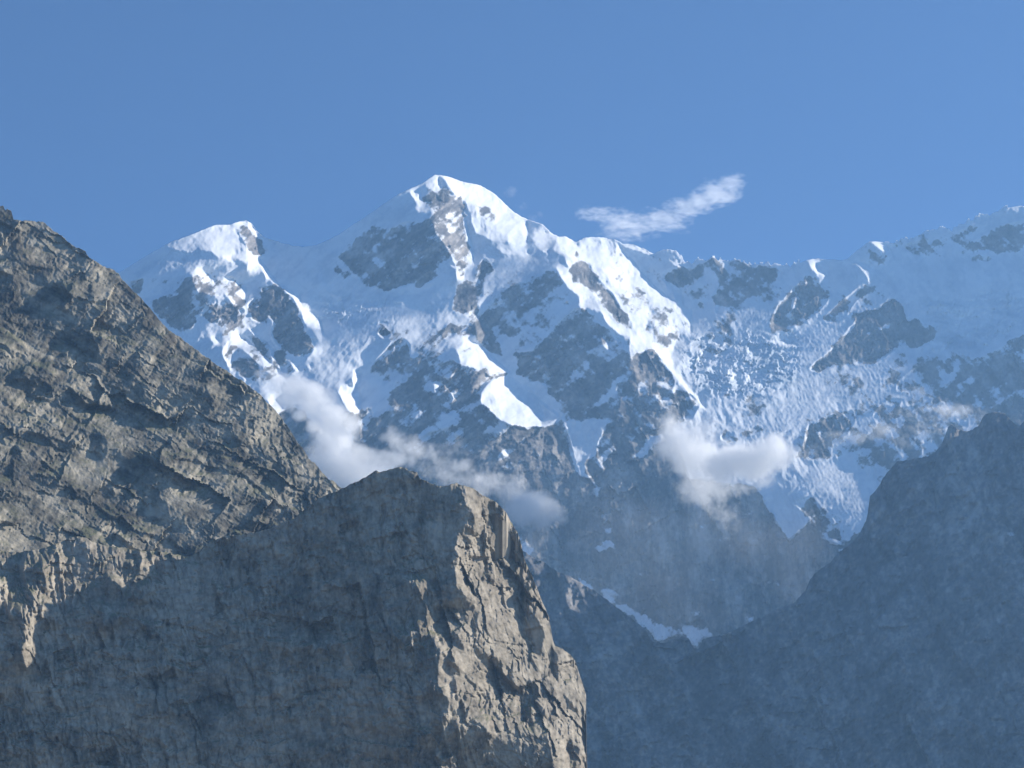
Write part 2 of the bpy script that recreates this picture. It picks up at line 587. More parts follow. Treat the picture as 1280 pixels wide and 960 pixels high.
ROCK = [
    # left dome
    (A((100, 460), (200, 430), (190, 500), (170, 525), (120, 520)), .85),
    (A((220, 570), (300, 540), (400, 540), (440, 450), (500, 410), (520, 480), (500, 600), (520, 660), (500, 720), (440, 750), (370, 740), (300, 680)), .78),
    (A((480, 420), (640, 400), (760, 420), (830, 500), (810, 600), (730, 610), (640, 580), (560, 600), (500, 560)), .44),
    (A((500, 600), (640, 560), (800, 610), (830, 660), (780, 720), (690, 740), (600, 690), (520, 660)), .70),
    (A((920, 490), (1000, 480), (1100, 540), (1140, 620), (1170, 720), (1190, 800), (1250, 860), (1200, 920), (1120, 900), (1020, 840), (980, 770), (990, 690), (960, 660), (930, 590)), .95),
    (A((985, 700), (1050, 640), (1065, 620), (1050, 660), (1000, 700), (985, 760)), .3),
    (A((830, 590), (900, 540), (960, 640), (940, 710), (860, 690)), .8),
    (A((740, 130), (800, 110), (880, 150), (910, 200), (950, 260), (930, 290), (880, 280), (830, 240), (790, 190)), .85),
    (A((820, 780), (900, 790), (960, 850), (980, 940), (930, 900), (880, 830)), .8),
    (B((270, 90), (340, 130), (390, 200), (395, 280), (340, 240), (300, 170)), .85),
    (B((400, 190), (440, 175), (500, 250), (540, 330), (490, 320), (440, 270)), .75),
    (B((150, 250), (180, 170), (260, 230), (320, 290), (300, 370), (230, 340), (170, 300)), .68),
    (B((440, 580), (515, 520), (600, 590), (690, 670), (780, 800), (830, 960), (480, 1000), (400, 640)), .95),
    (B((800, 560), (870, 550), (950, 590), (1000, 540), (1040, 640), (1100, 700), (1000, 720), (900, 680), (810, 640)), .9),
    (B((570, 290), (620, 300), (600, 325)), .8),
    # summit wall
    (C((125, 530), (200, 460), (330, 360), (420, 380), (500, 340), (620, 320), (690, 300), (710, 400), (760, 480), (815, 560), (740, 580), (690, 640), (720, 660), (680, 700), (600, 730), (540, 720), (440, 740), (340, 740), (240, 700), (230, 640), (150, 600)), .80),
    (C((70, 630), (120, 620), (160, 650), (100, 655)), .7),
    (C((720, 70), (760, 70), (830, 160), (900, 220), (920, 300), (880, 330), (900, 420), (930, 520), (900, 560), (940, 570), (900, 620), (890, 690), (840, 690), (830, 600), (760, 460), (710, 400), (690, 290), (670, 240), (690, 190), (620, 180), (630, 140), (680, 130), (720, 150)), .62),
    (C((620, 150), (650, 125), (700, 150), (760, 200), (760, 230), (700, 200), (660, 210), (625, 190)), .9),
    (C((770, 560), (820, 590), (790, 610)), .7),
    (C((780, 680), (830, 670), (830, 700)), .7),
    (C((850, 720), (920, 710), (960, 700), (980, 600), (1010, 550), (1070, 620), (1000, 680), (1000, 800), (970, 820), (980, 900), (1000, 960), (940, 940), (880, 900), (810, 870), (830, 800)), .82),
    (C((1000, 860), (1080, 800), (1150, 740), (1240, 700), (1290, 700), (1290, 980), (1010, 980)), .66),
    (C((930, 250), (1000, 200), (1060, 260), (1100, 340), (1010, 330)), .40),
    # middle face
    (E((0, 560), (80, 440), (180, 400), (280, 340), (400, 340), (420, 420), (360, 480), (280, 520), (200, 600), (130, 760), (60, 720), (0, 680)), .66),
    (E((420, 620), (500, 540), (560, 580), (640, 640), (700, 700), (740, 780), (820, 780), (830, 860), (840, 970), (120, 970), (200, 840), (280, 760), (380, 660)), .66),
    (E((440, 340), (480, 280), (480, 220), (580, 300), (600, 360), (660, 420), (720, 480), (760, 560), (800, 600), (850, 700), (780, 690), (700, 600), (640, 520), (580, 460), (520, 410), (470, 400)), .78),
    (E((690, 500), (740, 520), (760, 560), (720, 580)), .95),
    (E((900, 660), (1000, 590), (1100, 570), (1170, 680), (1150, 720), (1060, 700), (1000, 680), (920, 720)), .52),
    (E((1020, 350), (1100, 310), (1220, 320), (1240, 400), (1160, 470), (1130, 450), (1050, 400)), .78),
    (E((1050, 260), (1120, 250), (1140, 290), (1090, 290)), .8),
    (E((650, 210), (720, 170), (700, 220)), .55),
    (F((0, 200), (150, 180), (280, 120), (420, 60), (600, 60), (640, 120), (720, 130), (700, 200), (730, 260), (760, 340), (830, 400), (900, 480), (920, 600), (930, 690), (840, 720), (700, 860), (640, 970), (420, 970), (400, 930), (520, 800), (540, 700), (600, 620), (480, 600), (440, 630), (320, 620), (300, 570), (240, 480), (200, 400), (100, 380)), .74),
    (F((740, 220), (860, 180), (920, 240), (980, 330), (1000, 400), (980, 420), (900, 380), (860, 420), (800, 380), (740, 330)), .84),
    (F((760, 380), (900, 420), (1000, 430), (1100, 450), (1160, 520), (1100, 620), (1040, 640), (930, 700), (880, 540), (840, 500)), .64),
    (F((0, 640), (200, 660), (300, 600), (350, 720), (400, 930), (400, 1000), (0, 1000)), .86),
    # lower left face
    (D((130, 370), (250, 230), (310, 200), (360, 250), (350, 330), (420, 310), (480, 380), (560, 360), (620, 340), (760, 400), (800, 420), (790, 540), (790, 600), (850, 660), (920, 720), (1000, 760), (1100, 800), (1220, 900), (1240, 1000), (0, 1000), (0, 680), (100, 640), (150, 700), (200, 680), (220, 600), (250, 490), (330, 440), (250, 470), (240, 400), (160, 450), (110, 430)), .74),
    (D((550, 200), (600, 130), (740, 110), (760, 190), (650, 190), (580, 220)), .78),
    (D((880, 120), (960, 40), (1060, 120), (1000, 220), (900, 170)), .6),
    (D((740, 60), (800, 60), (830, 110), (870, 180), (910, 260), (940, 360), (890, 320), (830, 270), (760, 220), (750, 150)), .8),
    (D((150, 180), (180, 130), (250, 190), (200, 220)), .72),
    (D((690, 430), (780, 410), (870, 415), (970, 425), (970, 440), (900, 450), (840, 480), (790, 540), (740, 500)), .85),
    # right-hand cirque
    (G((120, 220), (170, 180), (240, 170), (340, 210), (400, 200), (500, 220), (580, 210), (700, 220), (660, 300), (600, 350), (680, 350), (650, 430), (560, 440), (480, 430), (420, 420), (380, 400), (330, 460), (280, 460), (250, 390), (290, 310), (260, 240), (200, 230), (160, 290), (100, 340), (90, 260)), .72),
    (G((250, 500), (320, 540), (390, 620), (360, 700), (310, 680), (270, 600)), .72),
    (G((220, 690), (270, 670), (300, 740), (250, 780)), .78),
    (G((100, 690), (140, 670), (180, 720), (130, 720)), .68),
    (G((160, 440), (200, 430), (200, 470), (170, 470)), .75),
    (G((600, 580), (640, 470), (700, 400), (760, 330), (830, 330), (820, 260), (900, 280), (970, 380), (960, 420), (900, 490), (820, 550), (720, 590), (620, 630)), .80),
    (G((745, 400), (775, 390), (740, 520), (715, 520)), .2),
    (G((920, 540), (1000, 460), (1080, 400), (1150, 340), (1240, 310), (1250, 370), (1180, 390), (1130, 420), (1080, 500), (1040, 550), (960, 560)), .72),
    (G((835, 850), (980, 730), (1060, 640), (1100, 580), (1180, 550), (1260, 510), (1100, 790), (1060, 790), (980, 830), (920, 860)), .92),
    (H((0, 850), (60, 810), (210, 650), (250, 590), (380, 520), (470, 455), (510, 490), (560, 560), (560, 590), (620, 570), (660, 640), (690, 690), (680, 610), (750, 660), (720, 700), (640, 760), (530, 740), (440, 800), (370, 850), (250, 870), (180, 850), (130, 870), (30, 900), (0, 900)), .93),
    (H((290, 695), (360, 645), (460, 590), (470, 595), (440, 620), (340, 675), (295, 705)), .1),
    (H((190, 770), (220, 750), (230, 770), (200, 785)), .2),
    (H((60, 740), (130, 735), (100, 760)), .75),
    (H((100, 900), (150, 840), (180, 870), (160, 920), (120, 920)), .72),
    (H((230, 560), (330, 530), (350, 545), (260, 590)), .75),
    (I((1050, 290), (1150, 200), (1190, 240), (1120, 300)), .72),
    (I((985, 200), (1000, 180), (1005, 225)), .72),
    (H((910, 130), (1000, 90), (1100, 30), (1180, 0), (1290, -20), (1290, 190), (1200, 160), (1130, 170), (1040, 160), (990, 180), (950, 150)), .76),
    (H((950, 220), (1030, 190), (1110, 210), (1060, 240), (960, 240)), .75),
    (H((530, 150), (560, 120), (700, 90), (700, 125), (690, 140), (580, 170)), .72),
    (H((750, 60), (800, 20), (850, 60), (930, 20), (1000, 0), (960, 60), (900, 80)), .64),
    (H((460, 130), (490, 105), (520, 130), (490, 160)), .6),
    (H((730, 190), (870, 180), (860, 195), (740, 195)), .6),
    (H((510, 205), (550, 200), (540, 215)), .7),
    (H((270, 180), (320, 130), (380, 150), (440, 200), (430, 220), (390, 200), (400, 240), (340, 240), (320, 190)), .66),
    (H((290, 390), (340, 370), (370, 420), (340, 450)), .62),
    # buttress ribs below the right peak
    (J((690, 330), (820, 230), (960, 110), (1080, 60), (1180, 0), (1290, -60), (1290, 520), (1240, 520), (1160, 450), (1040, 460), (960, 400), (850, 360)), .86),
    (J((500, 230), (620, 130), (740, 80), (960, 60), (940, 130), (820, 220), (700, 320), (560, 300), (480, 300)), .50),
    (J((340, 440), (400, 370), (470, 330), (540, 330), (500, 400), (640, 360), (780, 330), (900, 400), (1040, 440), (1100, 480), (820, 540), (760, 700), (700, 740), (600, 740), (480, 760), (380, 900), (330, 840), (340, 760), (300, 720), (220, 720), (240, 620), (400, 570), (260, 600), (380, 500)), .60),
    (I((840, 490), (930, 460), (1000, 430), (1110, 400), (1130, 470), (1080, 550), (1000, 600), (960, 640), (980, 690), (870, 720), (760, 690), (810, 620)), .74),
    (I((360, 380), (440, 340), (500, 300), (620, 320), (560, 350), (480, 370), (560, 400), (450, 410)), .54),
    (I((430, 540), (520, 500), (570, 520), (520, 560), (440, 570)), .58),
    (I((290, 570), (340, 530), (410, 600), (320, 610)), .75),
    (I((640, 550), (730, 520), (750, 545), (690, 570)), .58),
    # the great dark wall under everything
    ([(560, 560), (640, 590), (722, 583), (735, 600), (760, 570), (800, 545), (838, 530), (862, 600), (880, 600), (905, 605), (945, 608), (962, 640), (985, 676), (1010, 655), (1030, 655), (1048, 692), (1045, 700), (1010, 740), (1010, 1200), (-200, 1200), (-200, 640), (360, 620), (480, 590)], .97),
    ([(1048, 692), (1100, 640), (1300, 560), (1500, 500), (1500, 1200), (1000, 1200), (1000, 740)], .95),
    (M((750, 390), (850, 370), (950, 440), (930, 540), (1000, 610), (960, 660), (820, 560), (760, 470)), .78),
    (M((630, 330), (750, 290), (840, 390), (760, 440)), .6),
]
SNOW = [  # snow fields, glaciers and ledges lying in the rock: (outline, rock weight)
    (F((330, 640), (430, 640), (500, 600), (600, 620), (550, 700), (520, 790), (530, 850), (440, 850), (420, 880), (500, 1000), (455, 975), (410, 950), (390, 850), (350, 700)), .0),
    (F((300, 575), (420, 565), (500, 520), (600, 445), (650, 330), (720, 310), (735, 330), (670, 380), (640, 440), (560, 505), (480, 550), (320, 590)), .15),
    (F((360, 375), (420, 335), (460, 260), (475, 280), (430, 345), (380, 385)), .15),
    (F((700, 850), (800, 790), (840, 730), (920, 700), (940, 740), (830, 800), (720, 865)), .2),
    (F((770, 830), (835, 810), (835, 830), (780, 850)), .1),
    (F((830, 590), (880, 570), (850, 600)), .15),
    (F((540, 720), (620, 700), (600, 720)), .2),
    (F((560, 810), (630, 770), (600, 815)), .2),
    (F((440, 890), (500, 880), (560, 870), (580, 930), (540, 940), (500, 895)), .3),
    (F((520, 425), (560, 415), (550, 435)), .2),
    (F((185, 340), (215, 310), (195, 360)), .2),
    (F((450, 200), (540, 160), (720, 100), (690, 180), (600, 270), (540, 230)), .25),
    (D((480, 720), (560, 670), (660, 690), (660, 750), (600, 760), (480, 790), (420, 830), (400, 820)), .15),
    (D((500, 540), (590, 555), (640, 520), (650, 540), (600, 565), (510, 555)), .2),
    (D((550, 620), (620, 620), (610, 650), (560, 640)), .2),
    (D((640, 665), (720, 620), (770, 600), (765, 620), (700, 665)), .15),
    (D((790, 785), (860, 750), (940, 740), (930, 775), (800, 790)), .15),
    (D((550, 440), (590, 390), (700, 370), (640, 420), (600, 480)), .25),
    (D((420, 510), (490, 460), (520, 500), (520, 560), (440, 540)), .25),
    (D((360, 680), (440, 650), (420, 690), (370, 690)), .25),
    (D((620, 860), (660, 860), (720, 890), (700, 890)), .2),
    (D((920, 910), (950, 905), (970, 940), (940, 940)), .1),
    (D((1120, 870), (1170, 920), (1150, 930)), .1),
    (D((640, 780), (680, 790), (690, 815), (640, 810)), .0),
    (D((600, 330), (700, 220), (740, 240), (700, 300), (660, 370)), .05),
    (D((670, 290), (700, 270), (770, 280), (760, 300), (690, 300)), .8),
    # lit aprons on the central rib
    (D((660, 320), (740, 300), (800, 250), (900, 350), (970, 420), (860, 410), (770, 400), (660, 375)), .0),
    (D((800, 560), (840, 490), (900, 455), (990, 445), (1040, 500), (1120, 560), (1170, 640), (1260, 690), (1170, 740), (1080, 760), (1000, 750), (900, 710), (850, 660), (790, 600)), .0),
    (D((1090, 470), (1200, 540), (1280, 620), (1280, 670), (1180, 600), (1100, 520)), .1),
    # ledges and couloirs on the lower wall
    (K((400, -30), (440, -30), (460, 50), (530, 140), (520, 150), (450, 60), (420, 95), (410, 60)), .0),
    (K((545, 310), (630, 310), (600, 350), (545, 370)), .35),
    (K((540, 380), (620, 390), (600, 440), (550, 460)), .42),
    (K((525, 500), (560, 480), (620, 480), (650, 520), (590, 530), (530, 548)), .12),
    (K((400, 190), (440, 240), (430, 280), (385, 240)), .42),
    (K((510, 130), (540, 130), (530, 220), (515, 230)), .42),
    (K((300, 138), (325, 132), (330, 146)), .0),
    (K((825, 305), (850, 280), (880, 292), (850, 300)), .0),
    (K((755, 112), (790, 106), (790, 120)), .25),
    (K((395, 695), (420, 705), (512, 775), (490, 788), (440, 750)), .0),
    (K((210, 565), (240, 550), (290, 578), (250, 575)), .2),
    (K((370, 605), (400, 595), (410, 608)), .2),
    (K((770, 680), (860, 650), (830, 665), (780, 690)), .38),
    (K((35, 430), (110, 490), (170, 560), (130, 560), (120, 640), (80, 600), (50, 500)), .40),
    (L((340, 285), (380, 265), (450, 310), (440, 325), (390, 300), (430, 345), (520, 380), (580, 420), (700, 480), (780, 520), (860, 520), (870, 500), (920, 510), (1010, 500), (1060, 555), (1040, 575), (980, 580), (950, 645), (920, 640), (890, 580), (850, 565), (780, 575), (740, 600), (680, 600), (660, 530), (630, 530), (570, 480), (555, 440), (500, 430), (430, 390), (370, 325)), .2),
    # glacier tongue on the right
    (M((560, 260), (640, 130), (750, 80), (880, 60), (1000, 60), (1110, 180), (1170, 240), (1130, 290), (1120, 370), (1090, 470), (1050, 520), (1000, 575), (980, 530), (910, 490), (950, 440), (860, 400), (800, 340), (760, 300), (600, 250)), .08),
    (M((860, 555), (900, 560), (990, 600), (960, 605), (880, 580)), .05),
    (M((920, 620), (990, 625), (960, 645)), .05),
    (M((920, 525), (960, 540), (970, 560), (930, 545)), .05),
    (M((930, 480), (1000, 470), (1020, 490), (960, 500)), .6),
    (J((440, 690), (500, 690), (470, 730)), .2),
    # diagonal snow runnels right
    (J((850, 310), (900, 250), (1000, 130), (930, 250), (860, 350)), .25),
    (J((960, 370), (1080, 280), (1240, 200), (1100, 300), (990, 390)), .2),
    (J((1050, 400), (1140, 330), (1290, 250), (1280, 290), (1160, 350), (1060, 420)), .35),
    (J((1100, 80), (1200, 40), (1290, 20), (1200, 70)), .4),
    (J((930, 230), (980, 200), (960, 260)), .3),
]
MIX = [  # broken ground where snow and rock are mingled
    (A((640, 690), (840, 690), (800, 790), (680, 770)), .36), (A((230, 430), (520, 400), (520, 560), (230, 580)), .34), (A((820, 480), (1010, 460), (980, 720), (830, 720)), .36),
    (B((80, 60), (420, 60), (560, 330), (300, 380), (100, 330)), .36),
    (C((1000, 640), (1280, 560), (1290, 720), (1000, 880)), .32), (C((60, 560), (240, 640), (200, 690), (60, 680)), .3),
    (E((100, 560), (420, 440), (480, 560), (300, 760), (120, 900)), .38), (E((560, 330), (760, 300), (900, 420), (980, 560), (860, 660), (740, 560), (640, 430)), .32),
    (E((640, 160), (760, 170), (830, 260), (740, 330), (640, 240)), .3), (E((940, 560), (1180, 560), (1180, 720), (1090, 850), (940, 760)), .42), (E((850, 200), (1230, 220), (1200, 500), (960, 400)), .33),
    (G((60, 200), (260, 250), (250, 420), (120, 420), (60, 330)), .34), (G((200, 480), (400, 480), (400, 700), (200, 760)), .37), (G((330, 170), (720, 200), (700, 460), (330, 480)), .36), (G((600, 430), (900, 250), (1000, 380), (840, 600), (600, 650)), .35),
    (H((180, 360), (480, 420), (380, 560), (100, 640)), .37), (H((460, 70), (960, 0), (960, 200), (560, 230)), .38), (H((300, 120), (470, 130), (440, 250), (280, 250)), .36),
    (I((300, 280), (640, 280), (640, 450), (340, 450)), .36), (I((760, 460), (1200, 380), (1240, 700), (760, 720)), .37), (I((900, 130), (1200, 130), (1240, 320), (960, 330)), .33),
    (J((480, 60), (1000, 20), (700, 340), (320, 460)), .38), (J((250, 350), (900, 350), (700, 760), (240, 760)), .38),
    (D((100, 180), (700, 100), (800, 420), (200, 500)), .33), (D((240, 640), (800, 560), (900, 760), (400, 860)), .4),
    (F((80, 100), (640, 60), (720, 300), (500, 560), (200, 420)), .4),
]
LIT = [
    A((330, 237), (430, 190), (600, 122), (640, 104), (740, 100), (780, 190), (830, 240), (900, 290), (940, 350), (970, 410), (1050, 480), (1150, 540), (1170, 620), (1240, 640), (1260, 700), (1290, 780), (1290, 830), (1220, 740), (1180, 680), (1150, 600), (1100, 540), (1030, 490), (940, 430), (910, 360), (820, 390), (840, 330), (770, 320), (740, 344), (700, 310), (650, 300), (610, 260), (540, 250), (450, 275), (390, 250)),
    A((900, 180), (950, 190), (1020, 215), (970, 260), (940, 240)),
    A((740, 100), (795, 85), (840, 75), (900, 150), (915, 210), (950, 260), (930, 290), (880, 280), (830, 240), (790, 190)),
    A((262, 345), (300, 325), (370, 310), (300, 345)), A((288, 400), (340, 350), (430, 308), (430, 328), (340, 372)),
    A((490, 410), (530, 395), (590, 400), (640, 460), (720, 440), (800, 470), (830, 500), (810, 600), (760, 610), (690, 530), (640, 540), (560, 510), (530, 520), (490, 450)),
    A((600, 655), (640, 635), (645, 665)), A((380, 520), (405, 510), (415, 530)), A((850, 560), (875, 552), (885, 572)),
    A((600, 800), (640, 800), (660, 830), (620, 835)),
    B((580, -10), (690, -10), (700, 40), (715, 95), (690, 115), (650, 60), (600, 40)), B((580, 140), (640, 130), (655, 170), (600, 155)),
    B((120, 130), (180, 80), (250, 130), (300, 170), (345, 230), (400, 280), (460, 330), (400, 340), (340, 300), (260, 220), (190, 170), (150, 240), (140, 320), (100, 260), (80, 190)),
    B((220, 40), (260, 60), (350, 130), (400, 180), (440, 280), (470, 330), (400, 270), (380, 190), (330, 130)),
    B((190, 330), (240, 350), (240, 370)), B((360, 490), (420, 490), (470, 540), (440, 575), (400, 560)),
    B((500, 250), (550, 280), (560, 310), (520, 300)), B((610, 270), (640, 270), (630, 300)),
    B((790, 440), (820, 405), (890, 405), (890, 310), (930, 325), (935, 360), (910, 420), (950, 490), (930, 560), (890, 585), (830, 520)),
    B((540, 545), (640, 630), (740, 690), (820, 800), (850, 960), (800, 960), (780, 830), (700, 720), (600, 620)),
    C((730, 40), (860, 80), (980, 100), (1060, 140), (1180, 260), (1280, 320), (1280, 460), (1180, 460), (1060, 450), (960, 400), (930, 330), (920, 260), (830, 160), (770, 80)),
    C((640, 120), (730, 50), (740, 130), (680, 128)), C((540, 150), (620, 140), (620, 190), (680, 220), (680, 270), (640, 275), (580, 255), (610, 230)),
    C((690, 190), (760, 200), (830, 160), (900, 220), (920, 300), (890, 330), (920, 420), (930, 500), (940, 570), (900, 620), (890, 690), (840, 690), (830, 600), (760, 460), (710, 400), (690, 290), (670, 240)),
    C((400, 795), (480, 783), (600, 778), (510, 830), (440, 805)),
    C((1110, 500), (1280, 510), (1280, 535), (1130, 522)), C((800, 595), (835, 600), (830, 622), (805, 615)), C((880, 690), (920, 690), (920, 715)),
    C((350, 268), (380, 270), (372, 285)),
    E((0, 90), (100, 80), (180, 110), (170, 150), (0, 160)), E((200, 130), (240, 95), (330, 100), (370, 130), (230, 155)), E((0, 190), (100, 210), (190, 220), (180, 240), (60, 225)),
    E((370, 130), (440, 125), (520, 190), (505, 170), (550, 135), (660, 138), (740, 160), (830, 260), (900, 350), (980, 440), (1060, 500), (1130, 540), (1210, 580), (1190, 680), (1200, 720), (1130, 730), (1100, 800), (1080, 860), (1100, 970), (1040, 930), (990, 850), (930, 800), (850, 840), (820, 860), (810, 800), (840, 740), (760, 730), (700, 680), (640, 590), (560, 560), (540, 590), (500, 540), (520, 500), (470, 470), (400, 380), (360, 320), (440, 310), (420, 240), (340, 210)),
    E((750, 165), (880, 190), (985, 238), (960, 245), (860, 210)), E((1030, 215), (1090, 205), (1100, 225)), E((1080, 290), (1160, 270), (1220, 315), (1130, 325)),
    E((1090, 480), (1140, 470), (1140, 540), (1100, 520)), E((1010, 380), (1060, 400), (1100, 470), (1050, 440)),
    E((455, 785), (485, 775), (485, 815)), E((640, 730), (690, 770), (680, 820), (650, 790)), E((720, 750), (745, 760), (735, 780)), E((575, 650), (600, 650), (590, 668)), E((275, 208), (325, 215), (320, 235)),
    F((720, 110), (800, 80), (860, 180), (960, 260), (1000, 330), (1060, 370), (1110, 430), (1190, 550), (1120, 500), (1080, 420), (1020, 380), (960, 300), (900, 210), (820, 180), (780, 240), (720, 230)),
    F((740, 300), (780, 320), (770, 345)), F((840, 385), (870, 390), (860, 415)), F((980, 415), (1030, 440), (1000, 475)), F((1050, 400), (1120, 430), (1190, 550), (1110, 520)), F((870, 470), (930, 455), (925, 490)), F((820, 440), (850, 450), (840, 465)),
    D((640, 280), (700, 225), (740, 235), (800, 250), (900, 350), (970, 420), (860, 410), (770, 400), (660, 370)),
    D((795, 560), (840, 490), (900, 455), (990, 442), (1050, 500), (1120, 560), (1160, 620), (1180, 690), (1160, 750), (1080, 760), (1000, 750), (900, 710), (850, 660), (790, 600)),
    D((1110, 550), (1200, 620), (1275, 672), (1270, 685), (1190, 640)), D((1035, 475), (1100, 520), (1085, 525)),
    D((750, 60), (800, 80), (830, 120), (855, 200), (840, 260), (770, 230)),
    D((640, 780), (680, 790), (690, 815), (640, 810)), D((770, 515), (800, 510), (790, 545)), D((1185, 770), (1235, 800), (1275, 850), (1265, 940), (1230, 920), (1240, 840)),
    D((1090, 760), (1130, 800), (1120, 810)), D((1115, 870), (1165, 920), (1150, 928)), D((920, 910), (950, 905), (970, 940), (940, 940)),
    G((0, 185), (60, 170), (130, 210), (60, 222)), G((245, 160), (280, 158), (345, 200), (320, 280), (300, 240)), G((430, 185), (490, 205), (470, 215)), G((275, 310), (300, 320), (285, 330)), G((308, 385), (326, 390), (318, 405)), G((265, 455), (285, 470), (262, 500)),
    G((0, 440), (60, 470), (125, 485), (90, 580), (120, 630), (60, 620), (0, 560)),
    G((390, 725), (470, 712), (485, 745)), G((560, 665), (640, 668), (770, 700), (740, 705), (620, 690)),
    G((832, 172), (960, 168), (890, 200), (900, 220), (958, 258), (940, 270), (880, 250), (850, 215)), G((1080, 190), (1190, 190), (1255, 235), (1205, 310), (1188, 260), (1150, 212)),
    H((330, 103), (440, 130), (472, 190), (440, 238), (395, 235), (440, 200), (400, 165)),
    V((1020, 195), (1060, 152), (1118, 158), (1105, 178), (1050, 190)), V((1180, 140), (1200, 115), (1265, 103), (1255, 125)),
]
HALF = [  # snow that the light only grazes
    C((0, 460), (200, 360), (330, 260), (520, 150), (620, 230), (560, 270), (440, 290), (330, 340), (220, 420), (120, 500), (90, 560), (0, 540)),
    A((120, 390), (330, 240), (500, 270), (610, 270), (700, 320), (560, 340), (420, 380), (300, 420), (180, 430)),
    A((1000, 220), (1290, 220), (1290, 480), (1150, 460), (1050, 440), (960, 330)),
    C((0, 830), (200, 810), (400, 790), (480, 850), (460, 930), (300, 900), (0, 960)),
    E((740, 160), (980, 250), (1060, 330), (1000, 400), (900, 330), (820, 240)),
    E((1180, 430), (1280, 340), (1280, 960), (1200, 800), (1210, 600)),
    G((60, 380), (200, 240), (270, 300), (240, 480), (280, 640), (200, 640), (120, 560)),
    G((0, 700), (300, 760), (520, 680), (760, 690), (840, 560), (920, 560), (1100, 560), (830, 850), (740, 900), (600, 960), (0, 960)),
    G((960, 270), (1100, 250), (1180, 260), (1150, 340), (1020, 430), (980, 380)),
    H((640, 500), (900, 540), (1280, 440), (1280, 640), (1000, 800), (780, 800), (700, 740), (760, 640)),
    H((480, 230), (900, 190), (1280, 210), (1280, 440), (900, 520), (560, 470)),
    G((350, 440), (640, 440), (580, 640), (420, 660), (360, 520)), G((880, 560), (1090, 560), (850, 840), (780, 860)),
    I((300, 150), (700, 100), (1000, 150), (1280, 120), (1200, 280), (900, 420), (640, 480), (420, 480), (300, 420)),
    D((0, 380), (120, 420), (240, 480), (200, 660), (60, 640)), D((0, 20), (300, 0), (600, 60), (560, 300), (400, 260), (200, 200), (80, 360), (0, 300)),
    E((0, 240), (360, 220), (420, 330), (280, 340), (100, 420), (0, 500)), E((330, 600), (480, 480), (520, 560), (300, 740), (160, 850), (200, 740)),
    M((620, 240), (760, 90), (1000, 70), (1140, 240), (1080, 460), (1000, 520), (900, 400)),
]


